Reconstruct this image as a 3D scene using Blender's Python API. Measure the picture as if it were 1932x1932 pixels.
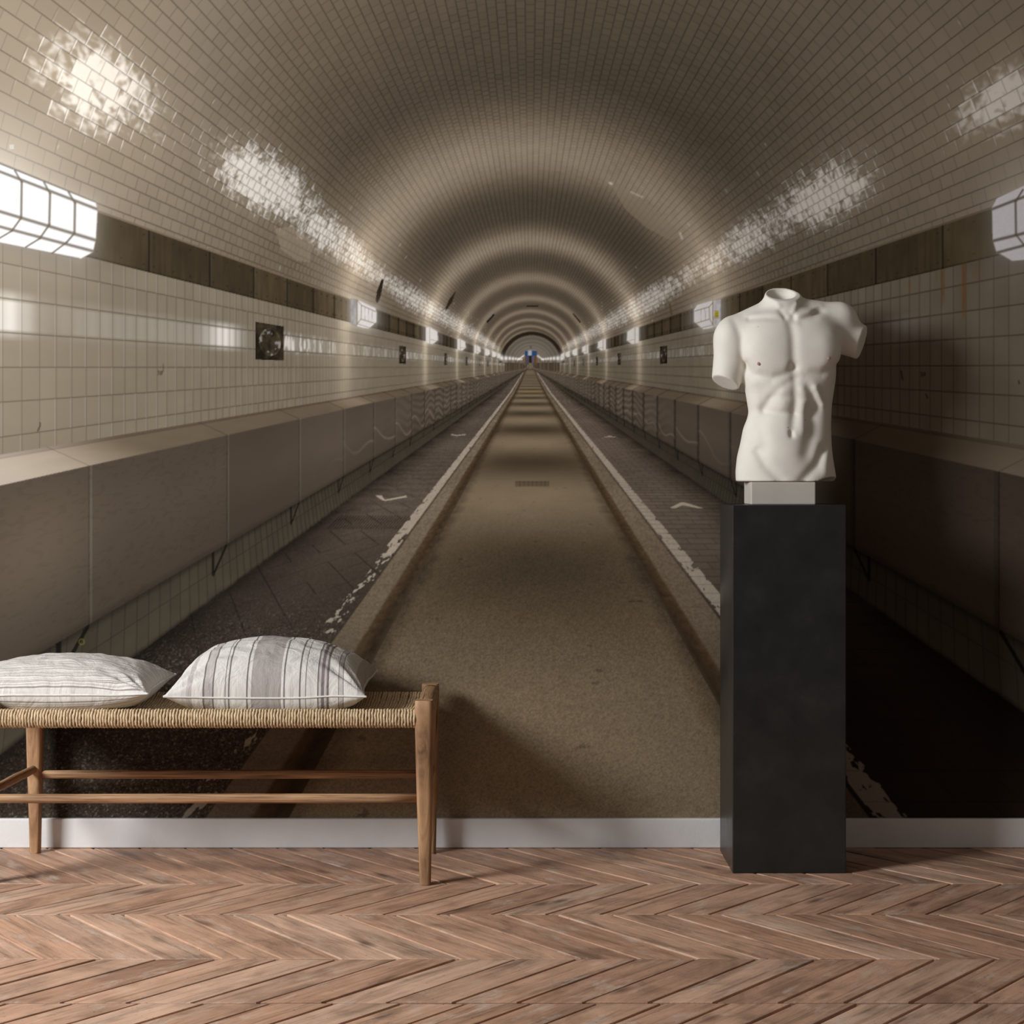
# A room corner: chevron parquet, white skirting board, and a back wall papered with a
# photographic mural (a flat print) of a tiled tunnel; in front of it a woven bench with two
# cushions and a dark plinth carrying a plaster torso.
import bpy, bmesh, math, random
import numpy as np
from mathutils import Vector, Matrix, noise as mnoise

for o in list(bpy.data.objects):
    bpy.data.objects.remove(o)
scene = bpy.context.scene
COL = scene.collection

# ------------------------------------------------------------------ camera
F_PX, IMG = 3463.0, 1932.0
HOR = 905.0            # photo row of the horizon
CAM_H = 1.068
D_WALL = F_PX * CAM_H / (1598.0 - HOR)
cam_d = bpy.data.cameras.new('camera')
cam_d.sensor_width = 36.0
cam_d.lens = 36.0 * F_PX / IMG
cam_d.shift_y = (HOR - IMG / 2) / IMG
cam = bpy.data.objects.new('camera', cam_d)
cam.location = (0, -D_WALL, CAM_H)
cam.rotation_euler = (math.pi / 2, 0, 0)
COL.objects.link(cam)
scene.camera = cam

# ------------------------------------------------------------------ world, window light, exposure
world = bpy.data.worlds.new('world')
scene.world = world
world.use_nodes = True
bg = world.node_tree.nodes['Background']
bg.inputs[0].default_value = (1.0, 0.975, 0.945, 1)
bg.inputs[1].default_value = 0.34

ld = bpy.data.lights.new('window_daylight', 'AREA')
ld.shape = 'RECTANGLE'
ld.size, ld.size_y = 1.05, 1.15
ld.energy = 186
ld.color = (0.985, 0.995, 1.0)
lo = bpy.data.objects.new('window_daylight', ld)
lo.location = (-3.40, -2.72, 2.36)
lo.rotation_euler = (Vector((-0.35, -0.05, 0.75)) - Vector(lo.location)).to_track_quat('-Z', 'Y').to_euler()
COL.objects.link(lo)

vs = scene.view_settings
scene.display_settings.display_device = 'sRGB'
vs.view_transform = 'Standard'
vs.look = 'None'
vs.exposure = 0.0
vs.gamma = 1.0
vs.use_curve_mapping = False

# ------------------------------------------------------------------ helpers
def lin1(c):
    c = c / 255.0
    return c / 12.92 if c <= 0.04045 else ((c + 0.055) / 1.055) ** 2.4
def lin(r, g, b):
    return (lin1(r), lin1(g), lin1(b))
def px(u, v, y):
    """photo pixel + depth plane y -> world x, z"""
    d = D_WALL + y
    return (u - IMG / 2) * d / F_PX, CAM_H + (HOR - v) * d / F_PX

def tag(o, label=None, cat=None, group=None, kind=None):
    if label: o['label'] = label
    if cat: o['category'] = cat
    if group: o['group'] = group
    if kind: o['kind'] = kind
    return o
def link(name, me, mat=None, parent=None, smooth=False):
    o = bpy.data.objects.new(name, me)
    COL.objects.link(o)
    if mat and not me.materials:
        me.materials.append(mat)
    if parent: o.parent = parent
    if smooth:
        me.polygons.foreach_set('use_smooth', [True] * len(me.polygons))
    return o
def empty(name, loc=(0, 0, 0)):
    o = bpy.data.objects.new(name, None)
    o.location = loc
    o.empty_display_size = 0.05
    COL.objects.link(o)
    return o
def mesh_from(name, verts, faces):
    me = bpy.data.meshes.new(name)
    me.from_pydata([tuple(v) for v in verts], [], [tuple(f) for f in faces])
    me.update()
    return me
def box_mesh(name, x0, x1, y0, y1, z0, z1, bevel=0.0, seg=2):
    bm = bmesh.new()
    bmesh.ops.create_cube(bm, size=1)
    for v in bm.verts:
        v.co = Vector(((x0 + x1) / 2 + v.co.x * (x1 - x0), (y0 + y1) / 2 + v.co.y * (y1 - y0), (z0 + z1) / 2 + v.co.z * (z1 - z0)))
    if bevel > 0:
        bmesh.ops.bevel(bm, geom=bm.edges[:], offset=bevel, segments=seg, profile=0.5, affect='EDGES')
    me = bpy.data.meshes.new(name)
    bm.to_mesh(me); bm.free()
    return me
def loft(name, rings, cap=True):
    n = len(rings[0]); V = []; Fc = []
    for r in rings: V += [tuple(p) for p in r]
    for i in range(len(rings) - 1):
        for j in range(n):
            k = (j + 1) % n
            Fc.append((i * n + j, i * n + k, (i + 1) * n + k, (i + 1) * n + j))
    if cap:
        Fc.append(tuple(range(n))[::-1])
        Fc.append(tuple((len(rings) - 1) * n + j for j in range(n)))
    me = mesh_from(name, V, Fc)
    bm = bmesh.new(); bm.from_mesh(me)
    bmesh.ops.recalc_face_normals(bm, faces=bm.faces[:])
    bm.to_mesh(me); bm.free()
    return me
def sring(c, ax, ay, ra, rb, p=2.0, n=20, rot=0.0):
    """superellipse ring around c in the plane of unit vectors ax, ay"""
    out = []
    for k in range(n):
        t = 2 * math.pi * (k + 0.5) / n + rot
        ct, st = math.cos(t), math.sin(t)
        r = (abs(ct) ** p + abs(st) ** p) ** (-1.0 / p)
        out.append(Vector(c) + Vector(ax) * (ra * r * ct) + Vector(ay) * (rb * r * st))
    return out

# ---- node helper
class NT:
    def __init__(self, name):
        self.m = bpy.data.materials.new(name)
        self.m.use_nodes = True
        self.t = self.m.node_tree
        self.b = self.t.nodes['Principled BSDF']
    def n(self, typ, **kw):
        nd = self.t.nodes.new(typ)
        for k, v in kw.items():
            if isinstance(k, str) and hasattr(nd, k): setattr(nd, k, v)
        return nd
    def l(self, a, b): self.t.links.new(a, b)
    def noise(self, vec, scale, detail=4, rough=0.55, dist=0.0):
        nd = self.n('ShaderNodeTexNoise')
        nd.inputs['Scale'].default_value = scale
        nd.inputs['Detail'].default_value = detail
        nd.inputs['Roughness'].default_value = rough
        nd.inputs['Distortion'].default_value = dist
        if vec is not None: self.l(vec, nd.inputs['Vector'])
        return nd
    def mapping(self, vec, loc=(0, 0, 0), rot=(0, 0, 0), sc=(1, 1, 1)):
        nd = self.n('ShaderNodeMapping')
        nd.inputs['Location'].default_value = loc
        nd.inputs['Rotation'].default_value = rot
        nd.inputs['Scale'].default_value = sc
        self.l(vec, nd.inputs['Vector'])
        return nd
    def ramp(self, fac, stops, interp='LINEAR'):
        nd = self.n('ShaderNodeValToRGB')
        cr = nd.color_ramp
        cr.interpolation = interp
        while len(cr.elements) < len(stops): cr.elements.new(0.5)
        for e, (p, c) in zip(cr.elements, stops):
            e.position = p
            e.color = (c[0], c[1], c[2], 1) if hasattr(c, '__len__') else (c, c, c, 1)
        self.l(fac, nd.inputs[0])
        return nd
    def mix(self, a, b, fac, mode='MIX'):
        nd = self.n('ShaderNodeMix')
        nd.data_type = 'RGBA'; nd.blend_type = mode
        for s, val in ((0, fac), (6, a), (7, b)):
            if hasattr(val, 'is_linked') or hasattr(val, 'links'): self.l(val, nd.inputs[s])
            elif hasattr(val, '__len__'): nd.inputs[s].default_value = (val[0], val[1], val[2], 1)
            else: nd.inputs[s].default_value = val if s == 0 else (val, val, val, 1)
        return nd.outputs[2]
    def math(self, op, a, b=None, c=None):
        nd = self.n('ShaderNodeMath'); nd.operation = op
        for i, val in enumerate((a, b, c)):
            if val is None: continue
            if hasattr(val, 'links'): self.l(val, nd.inputs[i])
            else: nd.inputs[i].default_value = val
        return nd.outputs[0]
    def bump(self, h, strength=0.3, dist=0.002, normal=None):
        nd = self.n('ShaderNodeBump')
        nd.inputs['Strength'].default_value = strength
        nd.inputs['Distance'].default_value = dist
        self.l(h, nd.inputs['Height'])
        if normal: self.l(normal, nd.inputs['Normal'])
        self.l(nd.outputs[0], self.b.inputs['Normal'])
        return nd.outputs[0]
    def color(self, c):
        if hasattr(c, 'links'): self.l(c, self.b.inputs['Base Color'])
        else: self.b.inputs['Base Color'].default_value = (*c, 1)
    def rough(self, r, spec=0.5):
        if hasattr(r, 'links'): self.l(r, self.b.inputs['Roughness'])
        else: self.b.inputs['Roughness'].default_value = r
        self.b.inputs['Specular IOR Level'].default_value = spec
    def objco(self):
        return self.n('ShaderNodeTexCoord').outputs['Object']

# ------------------------------------------------------------------ materials
def mat_print():
    t = NT('mural_print')
    a = t.n('ShaderNodeVertexColor'); a.layer_name = 'ink'
    g = t.noise(t.objco(), 620, 2, 0.6)
    f = t.ramp(g.outputs['Fac'], [(0.3, 0.92), (0.7, 1.08)])
    t.color(t.mix(a.outputs['Color'], f.outputs['Color'], 1.0, 'MULTIPLY'))
    t.rough(0.85, 0.12)
    return t.m
def mat_paint(name, c, bump=0.25):
    t = NT(name)
    co = t.objco()
    n1 = t.noise(co, 9, 4); n2 = t.noise(co, 160, 3)
    f = t.ramp(n1.outputs['Fac'], [(0.3, 0.93), (0.7, 1.0)])
    t.color(t.mix(c, f.outputs['Color'], 1.0, 'MULTIPLY'))
    t.rough(0.55, 0.3)
    t.bump(n2.outputs['Fac'], bump, 0.002)
    return t.m
def mat_parquet():
    t = NT('parquet_wood')
    oi = t.n('ShaderNodeObjectInfo')
    add = t.n('ShaderNodeVectorMath'); add.operation = 'ADD'
    comb = t.n('ShaderNodeCombineXYZ')
    for i, k in enumerate((37.0, 91.0, 53.0)):
        t.l(t.math('MULTIPLY', oi.outputs['Random'], k), comb.inputs[i])
    t.l(t.objco(), add.inputs[0]); t.l(comb.outputs[0], add.inputs[1])
    v = add.outputs[0]
    base = t.ramp(oi.outputs['Random'], [(0.0, (.46, .262, .172)), (0.3, (.64, .39, .262)), (0.55, (.55, .315, .205)), (0.8, (.68, .44, .31)), (1.0, (.42, .232, .152))])
    grain = t.noise(t.mapping(v, sc=(3.0, 46, 46)).outputs[0], 1.0, 6, 0.65, 0.6)
    gr = t.ramp(grain.outputs['Fac'], [(0.30, 0.42), (0.44, 0.84), (0.56, 1.0), (0.75, 1.16)])
    c = t.mix(base.outputs['Color'], gr.outputs['Color'], 1.0, 'MULTIPLY')
    blot = t.noise(t.mapping(v, sc=(5, 9, 9)).outputs[0], 1.0, 5, 0.6, 0.8)
    bl = t.ramp(blot.outputs['Fac'], [(0.30, 0.60), (0.50, 0.96), (0.72, 1.16)])
    c = t.mix(c, bl.outputs['Color'], 1.0, 'MULTIPLY')
    # worn, whitish scuffs
    sc = t.noise(t.mapping(v, sc=(7, 22, 22)).outputs[0], 1.0, 8, 0.75, 0.3)
    sm = t.ramp(sc.outputs['Fac'], [(0.53, 0.0), (0.68, 0.62)])
    c = t.mix(c, (.66, .55, .46), sm.outputs['Color'])
    # knots
    vo = t.n('ShaderNodeTexVoronoi'); vo.inputs['Scale'].default_value = 1.0
    t.l(t.mapping(v, sc=(3.2, 8.5, 8.5)).outputs[0], vo.inputs['Vector'])
    km = t.ramp(vo.outputs['Distance'], [(0.03, 0.75), (0.16, 0.0)])
    c = t.mix(c, (.07, .032, .02), km.outputs['Color'])
    # small dark specks
    sp = t.noise(v, 120, 2, 0.5)
    sp2 = t.ramp(sp.outputs['Fac'], [(0.24, 0.6), (0.31, 0.0)])
    c = t.mix(c, (.08, .045, .03), sp2.outputs['Color'])
    t.color(c)
    rr = t.ramp(blot.outputs['Fac'], [(0.3, 0.42), (0.7, 0.62)])
    t.rough(rr.outputs['Color'], 0.35)
    h = t.math('ADD', t.math('MULTIPLY', grain.outputs['Fac'], 0.6), sc.outputs['Fac'])
    t.bump(h, 0.75, 0.003)
    return t.m
def mat_bench_wood():
    t = NT('bench_oak')
    co = t.n('ShaderNodeUVMap'); co.uv_map = 'grain'
    v = co.outputs[0]
    g = t.noise(t.mapping(v, sc=(5, 170, 1)).outputs[0], 1.0, 6, 0.62, 0.5)
    base = t.ramp(g.outputs['Fac'], [(0.32, (.11, .055, .026)), (0.45, (.33, .185, .095)), (0.70, (.54, .335, .185))])
    b = t.noise(t.mapping(v, sc=(4, 12, 1)).outputs[0], 1.0, 4, 0.6)
    bl = t.ramp(b.outputs['Fac'], [(0.3, 0.72), (0.7, 1.12)])
    t.color(t.mix(base.outputs['Color'], bl.outputs['Color'], 1.0, 'MULTIPLY'))
    t.rough(0.55, 0.3)
    t.bump(g.outputs['Fac'], 0.35, 0.0015)
    return t.m
def mat_cord():
    t = NT('straw_cord')
    co = t.objco()
    n1 = t.noise(t.mapping(co, sc=(160, 60, 60)).outputs[0], 1.0, 3)
    n2 = t.noise(co, 420, 3, 0.6)
    c = t.ramp(n1.outputs['Fac'], [(0.25, (.42, .29, .165)), (0.5, (.70, .53, .335)), (0.75, (.82, .67, .46))])
    t.color(c.outputs['Color'])
    t.rough(0.8, 0.15)
    t.bump(n2.outputs['Fac'], 0.9, 0.003)
    return t.m
def mat_plain(name, c, rough=0.7, spec=0.2):
    t = NT(name)
    n1 = t.noise(t.objco(), 40, 3)
    f = t.ramp(n1.outputs['Fac'], [(0.3, 0.85), (0.7, 1.1)])
    t.color(t.mix(c, f.outputs['Color'], 1.0, 'MULTIPLY'))
    t.rough(rough, spec)
    return t.m
def weave_bump(t, v):
    big = t.noise(v, 9, 4, 0.55, 0.6)
    w1 = t.noise(t.mapping(v, sc=(420, 60, 1)).outputs[0], 1.0, 2)
    w2 = t.noise(t.mapping(v, sc=(60, 420, 1)).outputs[0], 1.0, 2)
    n0 = t.bump(t.math('ADD', w1.outputs['Fac'], w2.outputs['Fac']), 0.35, 0.0015)
    t.bump(big.outputs['Fac'], 0.5, 0.02, n0)
def mat_pillow_wide():
    t = NT('striped_linen')
    uv = t.n('ShaderNodeUVMap'); uv.uv_map = 'cloth'
    sep = t.n('ShaderNodeSeparateXYZ'); t.l(uv.outputs[0], sep.inputs[0])
    u = t.math('ADD', sep.outputs[0], 0.0)
    W, G, L, M = (.68, .655, .615), (.39, .355, .335), (.20, .175, .17), (.50, .465, .44)
    st = [(0.0, W), (.105, M), (.132, W), (.186, L), (.194, M), (.232, L), (.240, W), (.293, L), (.299, W), (.311, L), (.317, W),
          (.402, L), (.407, W), (.424, G), (.572, W), (.584, L), (.590, W), (.664, L), (.669, W), (.694, L), (.699, W),
          (.752, L), (.758, M), (.772, L), (.786, M), (.800, L), (.812, W), (.858, L), (.863, M), (.880, L), (.885, W), (.955, M)]
    r = t.ramp(u, st, 'CONSTANT')
    th = t.noise(t.mapping(uv.outputs[0], sc=(260, 6, 1)).outputs[0], 1.0, 3, 0.7)
    f = t.ramp(th.outputs['Fac'], [(0.3, 0.86), (0.7, 1.08)])
    t.color(t.mix(r.outputs['Color'], f.outputs['Color'], 1.0, 'MULTIPLY'))
    t.rough(0.9, 0.1)
    weave_bump(t, uv.outputs[0])
    return t.m
def mat_pillow_fine():
    t = NT('fine_striped_linen')
    uv = t.n('ShaderNodeUVMap'); uv.uv_map = 'cloth'
    sep = t.n('ShaderNodeSeparateXYZ'); t.l(uv.outputs[0], sep.inputs[0])
    v = sep.outputs[1]
    ph = t.math('FRACT', t.math('MULTIPLY', v, 14.0))
    W, L, M = (.70, .67, .63), (.33, .285, .265), (.54, .50, .47)
    r = t.ramp(ph, [(0.0, W), (.16, L), (.235, W), (.33, M), (.42, W), (.55, L), (.60, W), (.66, L), (.71, W), (.83, M), (.90, W)], 'CONSTANT')
    th = t.noise(t.mapping(uv.outputs[0], sc=(6, 260, 1)).outputs[0], 1.0, 3, 0.7)
    f = t.ramp(th.outputs['Fac'], [(0.3, 0.88), (0.7, 1.07)])
    t.color(t.mix(r.outputs['Color'], f.outputs['Color'], 1.0, 'MULTIPLY'))
    t.rough(0.9, 0.1)
    weave_bump(t, uv.outputs[0])
    return t.m
def mat_plaster(name, c):
    t = NT(name)
    co = t.objco()
    n1 = t.noise(co, 14, 5); n2 = t.noise(co, 260, 3); n3 = t.noise(co, 75, 2)
    f = t.ramp(n1.outputs['Fac'], [(0.3, 0.93), (0.7, 1.03)])
    cc = t.mix(c, f.outputs['Color'], 1.0, 'MULTIPLY')
    dm = t.ramp(n3.outputs['Fac'], [(0.20, 0.7), (0.245, 0.0)])
    cc = t.mix(cc, (.20, .12, .09), dm.outputs['Color'])
    t.color(cc)
    t.rough(0.6, 0.25)
    t.bump(n2.outputs['Fac'], 0.12, 0.001)
    return t.m
def mat_plinth():
    t = NT('charcoal_concrete')
    co = t.objco()
    n1 = t.noise(co, 7, 6, 0.65); n2 = t.noise(co, 240, 3)
    c = t.ramp(n1.outputs['Fac'], [(0.3, (.014, .0147, .014)), (0.55, (.020, .0202, .0192)), (0.75, (.030, .0285, .0265))])
    t.color(c.outputs['Color'])
    r = t.ramp(n1.outputs['Fac'], [(0.3, 0.28), (0.7, 0.40)])
    t.rough(r.outputs['Color'], 0.45)
    t.bump(n2.outputs['Fac'], 0.18, 0.0012)
    return t.m

M_PRINT = mat_print()
M_WALL = mat_paint('wall_plaster', (.50, .48, .45))
M_WALLR = mat_paint('dark_fill_cut_paint', (.20, .17, .145))  # dark tone picked to cut fill light on the right side
M_BASE = mat_paint('white_skirting_paint', (.80, .80, .80))
M_PARQ = mat_parquet()
M_SUB = mat_plain('subfloor_dark', (.03, .02, .015))
M_WOOD = mat_bench_wood()
M_CORD = mat_cord()
M_CORDU = mat_plain('dark_cord_core', (.17, .10, .055), 0.9, 0.05)
M_PW = mat_pillow_wide()
M_PF = mat_pillow_fine()
M_PIPE = mat_plain('white_piping', (.72, .71, .69), 0.9, 0.1)
M_PLAS = mat_plaster('cream_plaster', (.80, .765, .69))
M_BLOCK = mat_plaster('cream_plaster_block', (.55, .51, .45))
M_NIP = mat_plain('reddish_tint', (.42, .25, .19), 0.7, 0.2)
M_PLINTH = mat_plinth()

# ------------------------------------------------------------------ the setting: wall, skirting, floor
S = CAM_H / (1598.0 - HOR)                 # metres per photo pixel on the wall plane
XW0, XW1, ZTOP = -2.25, 1.86, 2.75
wall = link('wall_back', box_mesh('wall_back', XW0, XW1, 0.004, 0.12, -0.02, ZTOP), M_WALL)
tag(wall, 'back wall behind the tunnel mural', kind='structure')
bb = box_mesh('baseboard_back', XW0, XW1, -0.016, 0.0035, 0.0, (1598 - 1543) * S * 0.997, 0.003, 2)
tag(link('baseboard_back', bb, M_BASE), 'white painted skirting board under the mural', kind='structure')

wr = link('wall_right_blocker', box_mesh('wall_right_blocker', XW1, XW1 + .1, -6.4, 0.12, -0.02, ZTOP), M_WALLR)  # unseen, added to block sky light and bounce from the right
tag(wr, 'unseen dark side wall added to cut fill light', kind='structure')
ce = link('ceiling_blocker', box_mesh('ceiling_blocker', XW0, XW1 + .1, -6.4, 0.12, ZTOP, ZTOP + .1), M_WALL)  # unseen, added to shut out sky light from above
tag(ce, 'unseen overhead slab added to block sky light', kind='structure')
wf = link('wall_front_blocker', box_mesh('wall_front_blocker', XW0, XW1 + .1, -6.5, -6.4, -0.02, ZTOP + .1), M_WALL)  # unseen, added so sky light enters only from the open left side
tag(wf, 'unseen wall behind the viewer, added to block frontal sky light', kind='structure')
FY = -6.4
sub = link('floor', box_mesh('floor', XW0, XW1, FY, 0.004, -0.05, -0.012), M_SUB)
tag(sub, 'worn reddish brown chevron parquet floor', kind='structure')

rnd = random.Random(7)
def plank_mesh(name, wdt, x0, x1, skew, gap):
    """board along local x; ends cut at a skew; bevelled top edge. skew = dx/dy of the cut"""
    h = wdt / 2 - gap / 2
    def outline(ins):
        hh = h - ins
        e = ins * math.sqrt(1 + skew * skew)
        return [(x0 - skew * hh + gap * .4 + e, -hh), (x1 - skew * hh - gap * .4 - e, -hh), (x1 + skew * hh - gap * .4 - e, hh), (x0 + skew * hh + gap * .4 + e, hh)]
    b = 0.0017
    V = [(x, y, -0.0125) for x, y in outline(0)] + [(x, y, -b * 1.1) for x, y in outline(0)] + [(x, y, -b * .25) for x, y in outline(b * .5)] + [(x, y, 0.0) for x, y in outline(b * 1.5)]
    Fc = []
    for r in range(3):
        for j in range(4):
            k = (j + 1) % 4
            Fc.append((r * 4 + j, r * 4 + k, r * 4 + 4 + k, r * 4 + 4 + j))
    Fc.append((12, 13, 14, 15))
    me = mesh_from(name, V, Fc)
    me.materials.append(M_PARQ)
    return me
def depth_of(v): return -(D_WALL - F_PX * CAM_H / (v - HOR))
bounds = [0.0, depth_of(1667), depth_of(1724.5), depth_of(1808.5), depth_of(1891)]
bounds += [bounds[-1] - 0.37, bounds[-1] - 0.74]
row_gap = [0, 0, 0, 0, .004, 0]
dirs = [1, -1, 1, -1, -1, 1]
slopes = [0.80, 0.82, 0.735, 0.78, 0.79, 0.8]
phase = [0.764, 0.764, 0.510, 0.814, 0.577, 0.60]   # x of a joint at the row's far (row 0: near) edge
PITCH = 0.1335
for r in range(6):
    ya, yb = bounds[r], bounds[r + 1]              # ya nearer the wall
    ya -= row_gap[r]
    L = ya - yb
    k = slopes[r] * dirs[r]                        # x shift per metre towards the camera
    yc = (ya + yb) / 2
    ang = math.atan2(-1.0, k)                      # direction of the board, towards the camera
    ux, uy = math.cos(ang), math.sin(ang)
    wdt = PITCH * abs(uy)
    ln = L / abs(uy)
    # the cut (along world x) in board-local axes: world x = ux * lx - uy * ly ; end line lies along world x
    skew = -ux / uy * 1.0
    variants = [plank_mesh('plank_row', wdt, -ln / 2, ln / 2, -skew if False else (ux / -uy), rnd.uniform(.0045, .0085)) for _ in range(3)]
    x_ref = phase[r] + (k * (L / 2) if r > 0 else -k * (L / 2))
    n0 = math.floor((XW0 - x_ref) / PITCH); n1 = math.ceil((XW1 - x_ref) / PITCH)
    for i in range(n0 + 1, n1):
        xc = x_ref + (i + 0.5) * PITCH
        if xc > XW1 - .13 or xc < -1.95: continue
        o = bpy.data.objects.new('plank', rnd.choice(variants))
        COL.objects.link(o)
        o.parent = sub
        o.location = (xc, yc, rnd.uniform(-.0013, 0.0))
        o.rotation_euler = (rnd.uniform(-.008, .008), 0, ang + rnd.uniform(-.003, .003))

# ------------------------------------------------------------------ the mural: a flat print on the wall
# The print shows a tiled tunnel.  Its ink colour at a point of the wall is worked out from the
# geometry of the pictured tunnel (vanishing point, wall / vault / roadway planes).
VX, VY = 1000.0, 693.0
rng = np.random.default_rng(3)
def H2(i, j, s=0.0):
    v = np.sin(i * 127.1 + j * 311.7 + s * 74.7) * 43758.5453
    return v - np.floor(v)
def VN(u, v, s=0.0):
    iu, iv = np.floor(u), np.floor(v)
    fu, fv = u - iu, v - iv
    fu = fu * fu * (3 - 2 * fu); fv = fv * fv * (3 - 2 * fv)
    a = H2(iu, iv, s); b = H2(iu + 1, iv, s); c = H2(iu, iv + 1, s); d = H2(iu + 1, iv + 1, s)
    return (a * (1 - fu) + b * fu) * (1 - fv) + (c * (1 - fu) + d * fu) * fv
def FB(u, v, o=3, s=0.0):
    t = 0; a = 0.5; n = 0
    for k in range(o):
        t = t + a * VN(u, v, s + k * 3.1); n += a
        u = u * 2.03 + 5.2; v = v * 2.03 + 1.7; a *= 0.55
    return t / n
def SM(a, b, x):
    t = np.clip((x - a) / (b - a), 0, 1)
    return t * t * (3 - 2 * t)
def G(x, w): return np.exp(-(x / w) ** 2)
def CL(*c): return np.array(lin(*c))
def seg(X, Y, a, b):
    ax, ay = a; bx, by = b
    dx, dy = bx - ax, by - ay
    t = np.clip(((X - ax) * dx + (Y - ay) * dy) / (dx * dx + dy * dy + 1e-9), 0, 1)
    return np.hypot(X - ax - t * dx, Y - ay - t * dy)
def inpoly(X, Y, P):
    ins = np.zeros(X.shape, bool)
    n = len(P)
    for i in range(n):
        x0, y0 = P[i]; x1, y1 = P[(i + 1) % n]
        c = ((y0 > Y) != (y1 > Y)) & (X < (x1 - x0) * (Y - y0) / (y1 - y0 + 1e-12) + x0)
        ins ^= c
    return ins
def polydist(X, Y, P, closed=True):
    d = np.full(X.shape, 1e9)
    n = len(P)
    for i in range(n if closed else n - 1):
        d = np.minimum(d, seg(X, Y, P[i], P[(i + 1) % n]))
    return d

LAMP0, LSP = 2.88, 2.2
def lampphase(D): return (D - LAMP0 + LSP / 2) % LSP - LSP / 2

# big lamps drawn pane by pane (photo pixels): outline, bars
LAMPS = []
LAMPS.append(dict(poly=[(-170, 238), (0, 305), (181, 380), (184.5, 396), (181.5, 450), (176, 476), (149, 490.5), (0, 459), (-170, 424)],
    bars=[((-170, 258), (184, 395), 2.3), ((-170, 348), (183, 454), 2.6), ((-170, 383), (176, 474), 2.4), ((-170, 240), (181, 381), 1.6), ((-170, 426), (149, 489), 2.0),
          ((41, 344), (40, 411), 1.9), ((94.5, 365), (93, 424), 1.9), ((141.5, 383), (140.5, 440), 1.9), ((-18, 322), (-19, 394), 1.9), ((-80, 300), (-81, 376), 1.9),
          ((28, 322), (41, 344), 1.5), ((83, 344), (94.5, 365), 1.5), ((129, 362), (141.5, 383), 1.5), ((40, 411), (22, 436), 1.6), ((22, 436), (-2, 450), 1.4),
          ((93, 424), (75, 450), 1.6), ((75, 450), (49, 466), 1.4), ((140.5, 440), (126, 457), 1.6), ((126, 457), (98, 478), 1.4)],
    bar=(112, 102, 88), edge=(150, 138, 118), glass=(246, 246, 246), shade=[], D=1.1))
LAMPS.append(dict(poly=[(2100, 285), (1932, 349), (1880, 374), (1871, 391), (1872.5, 453), (1880, 478), (1908, 493), (1932, 491), (2100, 445)],
    bars=[((2100, 306), (1871, 395), 2.2), ((2100, 398), (1872, 455), 2.4), ((2100, 418), (1880, 477), 2.2), ((1916, 380), (1917, 443), 1.8), ((1975, 357), (1976, 430), 1.8),
          ((1930, 358), (1916, 380), 1.4), ((1917, 443), (1932, 462), 1.4), ((1884, 479), (1908, 493), 1.4)],
    bar=(118, 106, 92), edge=(165, 155, 135), glass=(246, 244, 246), shade=[], D=1.1))
LAMPS.append(dict(poly=[(661, 562.5), (675, 565), (708.5, 581), (711, 590), (710.5, 608), (696, 620.5), (684, 619), (661, 612)],
    bars=[((674, 566), (674, 612), 0.9), ((674, 566), (682, 576), .7), ((682, 576), (681, 602), .7), ((682, 576), (709, 588), .8), ((681, 602), (710, 611), .8), ((674, 611), (681, 602), .7), ((674, 611), (700, 619), .6),
          ((689, 579), (688, 604), .35), ((696, 582), (695, 606), .35), ((703, 585), (702, 609), .35)],
    bar=(150, 126, 62), edge=(150, 138, 112), glass=(244, 240, 240), shade=[(661, 674, 0.50)], D=2.9))
LAMPS.append(dict(poly=[(1360.5, 564), (1345, 566), (1315, 575), (1309, 584), (1309, 607), (1327, 622), (1340, 620), (1360.5, 615)],
    bars=[((1345, 567), (1345, 613), .9), ((1345, 571), (1338, 579), .7), ((1338, 579), (1339, 602), .7), ((1338, 579), (1311, 587), .8), ((1339, 602), (1310, 611), .8), ((1345, 613), (1339, 602), .7), ((1345, 613), (1322, 619), .6),
          ((1330, 581), (1331, 605), .35), ((1322, 583), (1323, 607), .35)],
    bar=(150, 126, 62), edge=(170, 158, 130), glass=(246, 242, 244), shade=[(1345, 1361, 0.78)], D=2.9, label=(1348, 586, 1356, 600)))
for k in range(1, 7):
    D = LAMP0 + LSP * k
    for sgn, w in ((-1, 1.0), (1, 1.045)):
        a = 1000.0 / D * w
        x0 = VX + sgn * a; x1 = VX + sgn * (a * (1 - 0.20))
        yc = VY - 0.305 * 1000 / D - 3 * min(1, (k - 1) * .3)
        hh = 84.0 / D
        wl = 112.0 / D
        P = [(x0, yc - hh * .92), (x0 - sgn * wl * .35, yc - hh), (x0 - sgn * wl, yc - hh * .45), (x0 - sgn * wl * 1.05, yc + hh * .55), (x0 - sgn * wl * .6, yc + hh), (x0, yc + hh * .86)]
        xm = x0 - sgn * wl * .36
        LAMPS.append(dict(poly=P, bars=[((xm, yc - hh), (xm, yc + hh), .5), ((xm, yc + hh * .45), (x0 - sgn * wl, yc + hh * .62), .45)] if k < 4 else [],
                          bar=(165, 145, 100), edge=(215, 205, 185), glass=(250, 247, 242), shade=[], D=D))
PLAQ = []
for k in range(6):
    D0 = 1.931 + 2.12 * k
    PLAQ.append((-1, D0, D0 + .222))
    if k > 0: PLAQ.append((1, 1.97 + 2.07 * k, 1.97 + 2.07 * k + .215))
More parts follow.
